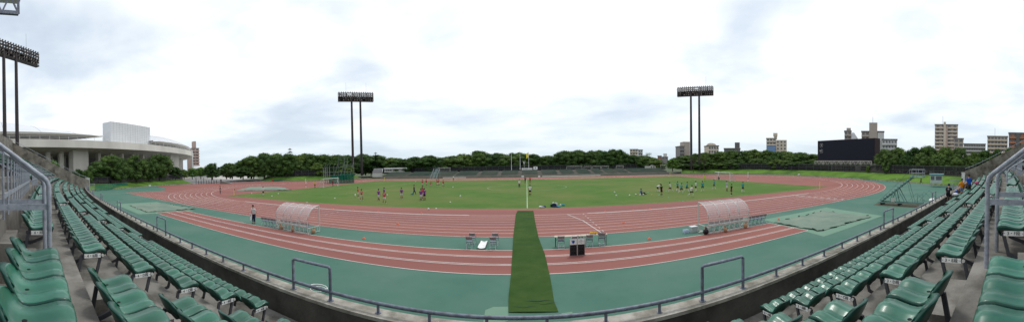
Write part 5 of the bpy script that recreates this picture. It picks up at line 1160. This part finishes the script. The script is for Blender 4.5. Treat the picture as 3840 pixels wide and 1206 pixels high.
# ================================================================ PEOPLE
def skin(name,J,Ed,mats,sub=1,extra=None):
    ks_=[k for k in J if any(k in e for e in Ed)]; me=bpy.data.meshes.new(name); me.from_pydata([J[k][0] for k in ks_],[(ks_.index(a),ks_.index(b)) for a,b in Ed],[]); 
    o=bpy.data.objects.new(name,me); col.objects.link(o); o.modifiers.new('s','SKIN'); 
    sv=me.skin_vertices[0].data
    for i,k in enumerate(ks_):
        r=J[k][1]; sv[i].radius=(r,r) if isinstance(r,(int,float)) else r
        sv[i].use_root=(i==0)
    if sub: q=o.modifiers.new('u','SUBSURF'); q.levels=sub; q.render_levels=sub
    dg=bpy.context.evaluated_depsgraph_get(); dg.update(); m2=bpy.data.meshes.new_from_object(o.evaluated_get(dg)); m2.name=name
    bpy.data.objects.remove(o); bpy.data.meshes.remove(me); m2.materials.clear()
    for m in mats: m2.materials.append(M[m])
    if extra:
        bm=bmesh.new(); bm.from_mesh(m2); 
        for (c,r) in extra:
            n0=len(bm.faces); bmesh.ops.create_uvsphere(bm,u_segments=6,v_segments=4,radius=r,matrix=Matrix.Translation(c)); bm.faces.ensure_lookup_table()
            for f in bm.faces[n0:]: f.material_index=1
        bm.to_mesh(m2); bm.free()
    for p in m2.polygons: p.use_smooth=True
    return m2
def build_pose(name,P,hat=False,fingers=False):
    V=Vector; P={k:V(v) for k,v in P.items()}
    up=(P['neck']-P['chest']).normalized(); hd=P.get('look',V((0,1,0))).normalized(); hu=(P['top']-P['neck']).normalized()
    J=dict(pelvis=(P['pelvis'],(.135,.10)),belly=(P['pelvis'].lerp(P['chest'],.45),(.115,.09)),chest=(P['chest'],(.135,.10)),neck=(P['neck'],.050),
        jaw=(P['neck'].lerp(P['top'],.38)+hd*.018,(.062,.070)),head=(P['neck'].lerp(P['top'],.68)+hd*.008,(.078,.092)),crown=(P['neck'].lerp(P['top'],.93),(.058,.066)),nose=(P['neck'].lerp(P['top'],.55)+hd*.105,.012))
    E_=[('pelvis','belly'),('belly','chest'),('chest','neck'),('neck','jaw'),('jaw','head'),('head','crown'),('head','nose')]
    for s in 'RL':
        J['sh'+s]=(P['sh'+s],.052); J['el'+s]=(P['el'+s],.037); J['wr'+s]=(P['wr'+s],.025); d=(P['wr'+s]-P['el'+s]).normalized(); side=V((1,0,0)); side=(side-d*side.dot(d)).normalized(); 
        J['pm'+s]=(P['wr'+s]+d*.075,.030); E_+=[('chest','sh'+s),('sh'+s,'el'+s),('el'+s,'wr'+s),('wr'+s,'pm'+s)]
        fw=d.cross(side)
        for q,(off,ln) in enumerate(((-.030,.062),(-.010,.075),(.011,.070),(.031,.055))):
            a,b='f%d%s'%(q,s),'g%d%s'%(q,s); J[a]=(P['wr'+s]+d*(.085+ln*.45)+fw*off,.0088); J[b]=(P['wr'+s]+d*(.085+ln)+fw*off*1.1+side*(.012 if s=='L' else -.012),.0080); E_+=[('pm'+s,a),(a,b)]
        J['th'+s]=(P['wr'+s]+d*.065+fw*.050,.0105); E_+=[('pm'+s,'th'+s)]
        J['hp'+s]=(P['hp'+s],.088); J['kn'+s]=(P['kn'+s],.056); J['cf'+s]=(P['kn'+s].lerp(P['an'+s],.35),.052); J['an'+s]=(P['an'+s],.036); J['to'+s]=(P['to'+s],.034)
        E_+=[('pelvis','hp'+s),('hp'+s,'kn'+s),('kn'+s,'cf'+s),('cf'+s,'an'+s),('an'+s,'to'+s)]
    ec=J['head'][0]-hu*.012; hs=hd.cross(hu).normalized()
    ears=[(ec+hs*s_*.083,.018) for s_ in (-1,1)]
    R_={}
    R_['body']=skin('person',J,E_,['skin','hairm'],1,[(ec+hd*.088+hs*s_*.03,.011) for s_ in (-1,1)])
    K={k:v for k,v in J.items()}
    def rr(k,a): r=J[k][1]; return (J[k][0],(r[0]+a,r[1]+a) if isinstance(r,tuple) else r+a)
    dn=(P['pelvis']-P['chest']).normalized()
    C=dict(hem=(P['pelvis']+dn*.07,(.172,.140)),pelvis=rr('pelvis',.034),belly=rr('belly',.036),chest=rr('chest',.030),collar=(P['chest'].lerp(P['neck'],.72),.072))
    e=[('hem','pelvis'),('pelvis','belly'),('belly','chest'),('chest','collar')]
    for s in 'RL': C['sh'+s]=rr('sh'+s,.026); C['sl'+s]=(P['sh'+s].lerp(P['el'+s],.68),.066); e+=[('chest','sh'+s),('sh'+s,'sl'+s)]
    R_['shirt']=skin('shirt',C,e,['cwhite'],1)
    C=dict(pelvis=rr('pelvis',.038),waist=(P['pelvis'].lerp(P['chest'],.22),(.14,.115))); e=[('waist','pelvis')]
    for s in 'RL': C['hp'+s]=rr('hp'+s,.030); C['st'+s]=(P['hp'+s].lerp(P['kn'+s],.78),.098); e+=[('pelvis','hp'+s),('hp'+s,'st'+s)]
    R_['shorts']=skin('shorts',C,e,['cwhite'],1)
    C=dict(pelvis=rr('pelvis',.034),waist=(P['pelvis'].lerp(P['chest'],.22),(.14,.115))); e=[('waist','pelvis')]
    for s in 'RL': C['hp'+s]=rr('hp'+s,.026); C['kn'+s]=rr('kn'+s,.030); C['an'+s]=(P['kn'+s].lerp(P['an'+s],.93),.062); e+=[('pelvis','hp'+s),('hp'+s,'kn'+s),('kn'+s,'an'+s)]
    R_['trousers']=skin('trousers',C,e,['cwhite'],1)
    for s in 'RL':
        R_['sock'+s]=skin('sock',dict(a=(P['kn'+s].lerp(P['an'+s],.22),.058),b=(P['kn'+s].lerp(P['an'+s],.45),.058),c=(P['an'+s],.043)),[('a','b'),('b','c')],['cwhite'],1)
        R_['shoe'+s]=skin('shoe',dict(a=(P['an'+s]+(V((0,-.03,-.03))),.050),b=(P['an'+s].lerp(P['to'+s],.6)-V((0,0,.01)),.045),c=(P['to'+s],.042)),[('a','b'),('b','c')],['cblack'],1)
    hc=P['neck'].lerp(P['top'],.76)-hd*.020
    hm=MB(); hm.sphere((0,0,0),.098,.108,.108,12,9)
    T=Matrix.Translation(hc)@(hd.to_track_quat('Y','Z').to_matrix().to_4x4()); hm.v=[tuple(T@V((x,y,z+ (0.02 if y<0.04 else .045)))) for x,y,z in hm.v]
    R_['hair']=hm.mesh('hair','hairm')
    R_['T']=T; R_['P']=P
    return R_
def POSE(pz=.93,lean=0.,hipy=0.,**kw):
    c=Vector((0,hipy+.36*sin(lean),pz+.36*cos(lean))); nk=c+Vector((0,.17*sin(lean*1.15),.17*cos(lean*1.15))); tp=nk+Vector((0,.27*sin(lean*.7)+.0,.27*cos(lean*.7)))
    P=dict(pelvis=(0,hipy,pz),chest=c,neck=nk,top=tp,look=(0,cos(lean*.7),-sin(lean*.7)))
    for s,x in (('R',1),('L',-1)):
        P['sh'+s]=c+Vector((x*.175,.05*sin(lean),.085*cos(lean))); P['hp'+s]=(x*.085,hipy,pz-.06)
        P['el'+s]=P['sh'+s]+Vector((x*.055,-.02,-.28)); P['wr'+s]=P['el'+s]+Vector((x*.01,.07,-.24)); P['kn'+s]=(x*.10,.03,.49); P['an'+s]=(x*.105,-.02,.085); P['to'+s]=(x*.125,.15,.035)
    P.update(kw); return P
V3=Vector
POSES=dict(
 stand=POSE(),
 legsapart=POSE(knR=(.17,.03,.48),anR=(.22,-.02,.085),toR=(.26,.14,.035),knL=(-.16,.03,.48),anL=(-.2,-.02,.085),toL=(-.24,.14,.035)),
 hips=POSE(elR=(.36,-.08,1.16),wrR=(.20,.02,.99),elL=(-.36,-.08,1.16),wrL=(-.20,.02,.99)),
 walk=POSE(.92,.04,knR=(.09,.20,.52),anR=(.09,.27,.10),toR=(.10,.44,.07),knL=(-.09,-.02,.50),anL=(-.09,-.27,.15),toL=(-.09,-.14,.04),elR=(.22,-.14,1.14),wrR=(.20,-.12,.88),elL=(-.22,.10,1.14),wrL=(-.20,.28,.96)),
 run=POSE(.90,.16,knR=(.09,.32,.62),anR=(.09,.22,.22),toR=(.09,.38,.16),knL=(-.09,-.12,.50),anL=(-.09,-.50,.36),toL=(-.09,-.58,.22),elR=(.25,-.22,1.18),wrR=(.20,-.02,1.08),elL=(-.24,.22,1.16),wrL=(-.16,.42,1.26)),
 kick=POSE(.91,-.06,knR=(.10,.36,.58),anR=(.08,.62,.32),toR=(.08,.72,.40),knL=(-.09,-.0,.48),anL=(-.09,-.12,.085),toL=(-.09,.05,.035),elR=(.36,-.18,1.2),wrR=(.52,-.28,1.08),elL=(-.36,.12,1.2),wrL=(-.55,.18,1.14)),
 bend=POSE(.86,1.1,hipy=-.16,knR=(.13,.02,.47),knL=(-.13,.02,.47),elR=(.24,.28,.86),wrR=(.22,.36,.62),elL=(-.24,.28,.86),wrL=(-.22,.36,.62)),
 lookdown=POSE(.93,.22,hipy=-.04,elR=(.28,-.06,1.05),wrR=(.30,.05,.80),elL=(-.28,-.06,1.05),wrL=(-.30,.05,.80)),
 crouch=POSE(.42,.45,hipy=-.12,knR=(.2,.30,.50),anR=(.18,.0,.085),toR=(.22,.17,.035),knL=(-.2,.30,.50),anL=(-.18,.0,.085),toL=(-.22,.17,.035),elR=(.30,.22,.52),wrR=(.22,.40,.40),elL=(-.30,.22,.52),wrL=(-.22,.40,.40)),
 sit=POSE(.14,-.12,knR=(.16,.38,.36),anR=(.14,.72,.09),toR=(.16,.84,.16),knL=(-.16,.40,.14),anL=(-.14,.80,.07),toL=(-.18,.90,.12),elR=(.24,-.05,.36),wrR=(.14,.22,.34),elL=(-.24,-.22,.34),wrL=(-.26,-.34,.09)),
 reach=POSE(.80,.62,hipy=-.10,knR=(.14,.10,.45),knL=(-.10,.14,.46),anL=(-.1,.02,.085),elR=(.26,.42,.92),wrR=(.20,.62,.78),elL=(-.24,.40,.90),wrL=(-.16,.58,.72)),
)
PM={}
def person(x,y,h,pose,head,label,shirt,bottom='shorts',bcol='cwhite',sock=None,shoe='cblack',group=None,at=None,z=0.,hat=None,num=None,bib=None,numc='cwhite'):
    if pose not in PM: PM[pose]=build_pose(pose,POSES[pose])
    R_=PM[pose]; p=at if at else G(x,y); p=Vector((p[0],p[1],z if not at else p[2]))
    sc_=h/1.74 if h<3 else max(.86,min(1.08,h*math.hypot(p.x,p.y)/F_/1.74))
    o=ob('person',R_['body'],None,p,head); o.scale=(sc_,)*3; tag(o,label,'person',group)
    def w(nm,key,mt):
        c=ob(nm,R_[key],o); c.material_slots[0].link='OBJECT'; c.material_slots[0].material=M[mt]; return c
    sh=w('shirt','shirt',shirt); w(bottom,bottom,bcol); w('hair','hair',hat or 'hairm')
    for s in 'RL':
        if sock: w('sock','sock'+s,sock)
        w('shoe','shoe'+s,shoe)
    if num:
        c=R_['P']['chest']; tm_=text_mesh(num,.30,m=numc,depth=.004); tm_.transform(Matrix.Translation(c+Vector((0,-.142,-.03)))@Matrix.Rotation(PI/2,4,'X')); ob('shirt_number',tm_,sh)
    return o
random.seed(5)
RD=dict(shirt='cred',bcol='cwhite',sock='cdarkred',shoe='cwhite'); PU=dict(shirt='cpurple',bcol='cwhite',sock='cnavy',shoe='cwhite')
AW=0.; TO=PI
person(*c3(385,512),95,'stand',-1.3,'player in a red shirt and white shorts, leftmost of the left half group, side on',**RD)
person(*c3(421,542),104,'walk',.1,'player in red with white number 30 on the back, second from the left',num='30',**RD)
person(*c3(595,542),100,'walk',1.2,'player in a white and purple bib striding with black socks, left of number 49',shirt='cpurple',bcol='cwhite',sock='cblack',shoe='cblack')
person(*c3(649,520),95,'stand',1.5,'player in a purple bib partly behind number 49',**PU)
person(*c3(652,571),112,'legsapart',.05,'player in red with big white number 49 on the back',num='49',**RD)
person(*c3(826,525),100,'stand',.5,'player in a purple bib standing alone, feet apart, near the middle of the left half',shirt='cpurple',bcol='cwhite',sock='cdarkred',shoe='cwhite')
person(*c3(952,482),92,'walk',-1.2,'coach in a dark navy tracksuit beside the blue bag',shirt='cnavy',bottom='trousers',bcol='cnavy')
person(*c3(1022,545),112,'stand',.3,'player in a purple bib at the left of the huddle, white socks',shirt='cpurple',bcol='cwhite',sock='cblack',shoe='cwhite')
person(*c3(1034,530),108,'stand',2.6,'player in red in the middle of the huddle',**RD)
person(*c3(1040,505),100,'stand',-2.6,'player in red at the back of the huddle',**RD)
person(*c3(1058,537),108,'hips',.9,'player in a purple bib and black shorts at the right of the huddle',shirt='cpurple',bcol='cblack',sock='cdarkred',shoe='cblack')
person(*c3(1037,402),56,'stand',0,'player in red with a white patch, leftmost of the far red group',num='7',**RD)
person(*c3(1076,398),62,'walk',.4,'player in red walking, second of the far red group',**RD)
person(*c3(1122,398),44,'crouch',0,'player in red crouching low in the far red group',num='4',**RD)
person(*c3(1187,400),60,'run',1.3,'player in red lunging sideways in the far red group',**RD)
person(*c3(1200,396),58,'walk',-.8,'player in red just behind the lunging one',**RD)
person(*c3(1247,410),66,'walk',0,'player in red with a white number, right end of the far red group',num='5',**RD)
person(*c3(1350,342),40,'stand',PI,'figure in a white top and dark shorts on the far side of the track',shirt='cwhite',bcol='cblack',sock='cred')
person(*c3(130,398),50,'hips',PI+.6,'goalkeeper in dark red standing in the left goal',shirt='cdarkred',bcol='cdarkred',sock='cdarkred')
person(*c2(1176,410),48,'hips',PI,'goalkeeper in a yellow shirt and black shorts beside the left goal',shirt='cyellow',bcol='cblack',sock='cblack')
person(*c2(783,470),62,'stand',0,'player in a white shirt and black shorts by the near left corner',shirt='cwhite',bcol='cblack',sock='cwhite')
person(*c2(457,457),55,'stand',-.5,'person in a navy tracksuit on the left bend of the track',shirt='cnavy',bottom='trousers',bcol='cnavy')
mw=person(*c2(712,680),116,'lookdown',PI+.25,'man in a white polo shirt and black trousers looking down beside the left dugout chairs',shirt='cwhite',bottom='trousers',bcol='cnavy')
q=mw.location; tag(MB().box(-.02,-.14,0,.02,.14,.62).build('roll','panel',None,(q.x-.42,q.y-.05,.33),.3),'white rolled sheet hanging from the hand of the man in white','rolled sheet')
person(*c4(776,491),98,'stand',.05,'player in white shirt and black shorts, back turned, right of the halfway line',shirt='cwhite',bcol='cblack',sock='cblack')
person(*c4(668,412),74,'stand',PI,'man in a white shirt and dark trousers left of the halfway line',shirt='cwhite',bottom='trousers',bcol='darkgrey')
person(*c4(727,367),52,'stand',PI,'figure in dark purple at the far end of the halfway line',shirt='cnavy',bcol='cblack',sock='cblack')
person(*c4(776,367),54,'hips',PI,'figure in red top and black shorts at the far end of the halfway line',shirt='cred',bcol='cblack',sock='cblack')
TL=dict(shirt='cteal',bcol='cblack',sock='cwhite',shoe='cwhite'); WH=dict(shirt='cwhite',bcol='cblack',sock='cwhite',shoe='cwhite')
person(*c5(1192,342),62,'stand',PI,'goalkeeper in bright yellow green kit left of the right goal',shirt='cneon',bcol='cneon',sock='cneon')
person(*c5(1338,340),34,'crouch',2.2,'goalkeeper crouching in black and yellow in the right goal mouth',shirt='cblack',bcol='cblack',sock='cneon')
person(*c5(722,452),92,'bend',-1.4,'player in white bending forward at the left of the drill',**WH)
person(*c5(757,495),100,'stand',-1.2,'player all in black standing at the left of the drill',shirt='cblack',bcol='cblack',sock='cblack',shoe='cwhite')
person(*c5(846,460),90,'run',1.5,'player in white leaning back at full stride, second in the drill',**WH)
person(*c5(920,448),86,'walk',-.9,'player in teal, leftmost of the teal shirts',**TL)
person(*c5(957,472),86,'run',-1.3,'player in teal running, second of the teal shirts',**TL)
person(*c5(1013,455),90,'run',-1.5,'player in teal running, third of the teal shirts',**TL)
person(*c5(1060,505),108,'run',-1.45,'player in white running with a leg trailing, nearest of the drill',**WH)
person(*c5(1104,446),90,'stand',.4,'player in white upright between teal players',**WH)
person(*c5(1172,447),92,'legsapart',-.3,'player in teal standing with feet apart, middle right of the drill',**TL)
person(*c5(1290,426),82,'walk',.8,'player in teal alone left of the goal line edge, walking',**TL)
person(*c5(1418,445),78,'stand',PI,'player in pale grey top right of the drill',shirt='cgrey',bcol='cwhite',sock='cblack')
person(*c5(1465,490),98,'stand',1.4,'player all in black at the right of the drill',shirt='cblack',bcol='cblack',sock='cblack',shoe='cwhite')
person(*c5(1580,458),90,'walk',-1.0,'player in teal, rightmost of all',**TL)
person(*c5(556,482),52,'sit',-1.45,'seated figure in a blue jacket among the footballs',shirt='cblue',bottom='trousers',bcol='cblack')
tag(MB().sphere((0,0,.16),.32,.2,.17,10,6).build('holdall','cyanbag',None,G(*c3(934,480))),'bright blue holdall beside the coach in navy','bag')
p=G(3454,688); person(0,0,1.7,'walk',.9,'distant figure in dark green clothes walking by the right bank',at=(p.x,p.y,0),shirt='cblack',bottom='trousers',bcol='cblack')
p=A(1950,640,139.5); person(0,0,1.6,'crouch',PI,'small figure in a pale top sitting at the terrace top left of the banner',at=(p.x,p.y,2.75),shirt='cwhite',bcol='cdarkred')
# ---- the three men in the right stand
def stand_at(x,y,i,dz=0): return (x,y,ZI(i)+dz)
a=A(3606,735,27.5); b=A(3634,735,26.5)
yy=a.y; 
def feet_z(y,x):                       # floor height below a point on the terrace
    for i in range(0,6):
        if y-cur(x)>YI(i)-.29: return ZI(i)
    return ZI(5)
o1=person(0,0,1.72,'hips' if 0 else 'lookdown',PI/2+.5,'man in an orange T-shirt and denim shorts standing among the seats on the right',at=(a.x,a.y,feet_z(a.y,a.x)),shirt='corange',bcol='cdenim')
o2=person(0,0,1.76,'lookdown',-.9,'man in a blue T-shirt and olive trousers seen from behind, beside the man in orange',at=(b.x,b.y,feet_z(b.y,b.x)),shirt='cblue',bottom='trousers',bcol='colive')
c=A(3556,757,24.0)
o3=person(0,0,1.70,'reach',-PI/2+.1,'person in black kit and black cap leaning over the front seats by the parapet',at=(c.x,c.y,feet_z(c.y,c.x)),shirt='cblack',bcol='cblack',hat='cnavy',num='8')
MB().sphere((0,0,0),.075,.10,.012,10,5).build('cap_peak','cnavy',o3,POSES['reach']['top']+Vector((0,.16,-.09)))
def lump(name,mats,pos,parts,label,cat,rz=0):
    m=MB()
    for (x,y,z,rx,ry,rz_,mi) in parts: m.sphere((x,y,z),rx,ry,rz_,10,7,mi)
    tag(m.build(name,mats,None,pos,rz),label,cat)
e=A(3582,727,24.5); zf=feet_z(e.y,e.x)
lump('kit_bag',['cwhite','cblack'],(e.x,e.y,zf+.47),[(0,0,.14,.34,.26,.16,0),(.05,-.1,.04,.36,.3,.10,1)],'white and black kit bag on a front row seat beside the person in black','bag')
e=A(3586,722,25.3); lump('cap_bundle',['cblue','cwhite'],(e.x,e.y,feet_z(e.y,e.x)+.75),[(0,0,0,.17,.14,.13,0),(.05,.02,.08,.12,.05,.06,1)],'blue and white bundle held above the kit bag','bundle')
e=A(3663,706,27); lump('rucksack',['cpink','cgrey'],(e.x,e.y,feet_z(e.y,e.x)+.50),[(0,0,.14,.30,.18,.16,0),(.25,.1,.14,.24,.14,.14,0),(.1,-.08,.08,.34,.1,.08,1)],'pink and grey rucksack resting on the seats right of the man in blue','rucksack')
e=A(3625,716,27.5); lump('small_black_bag',['cblack'],(e.x,e.y,feet_z(e.y,e.x)+.47),[(0,0,.12,.2,.14,.14,0)],'small black bag on a seat between the two standing men','bag')
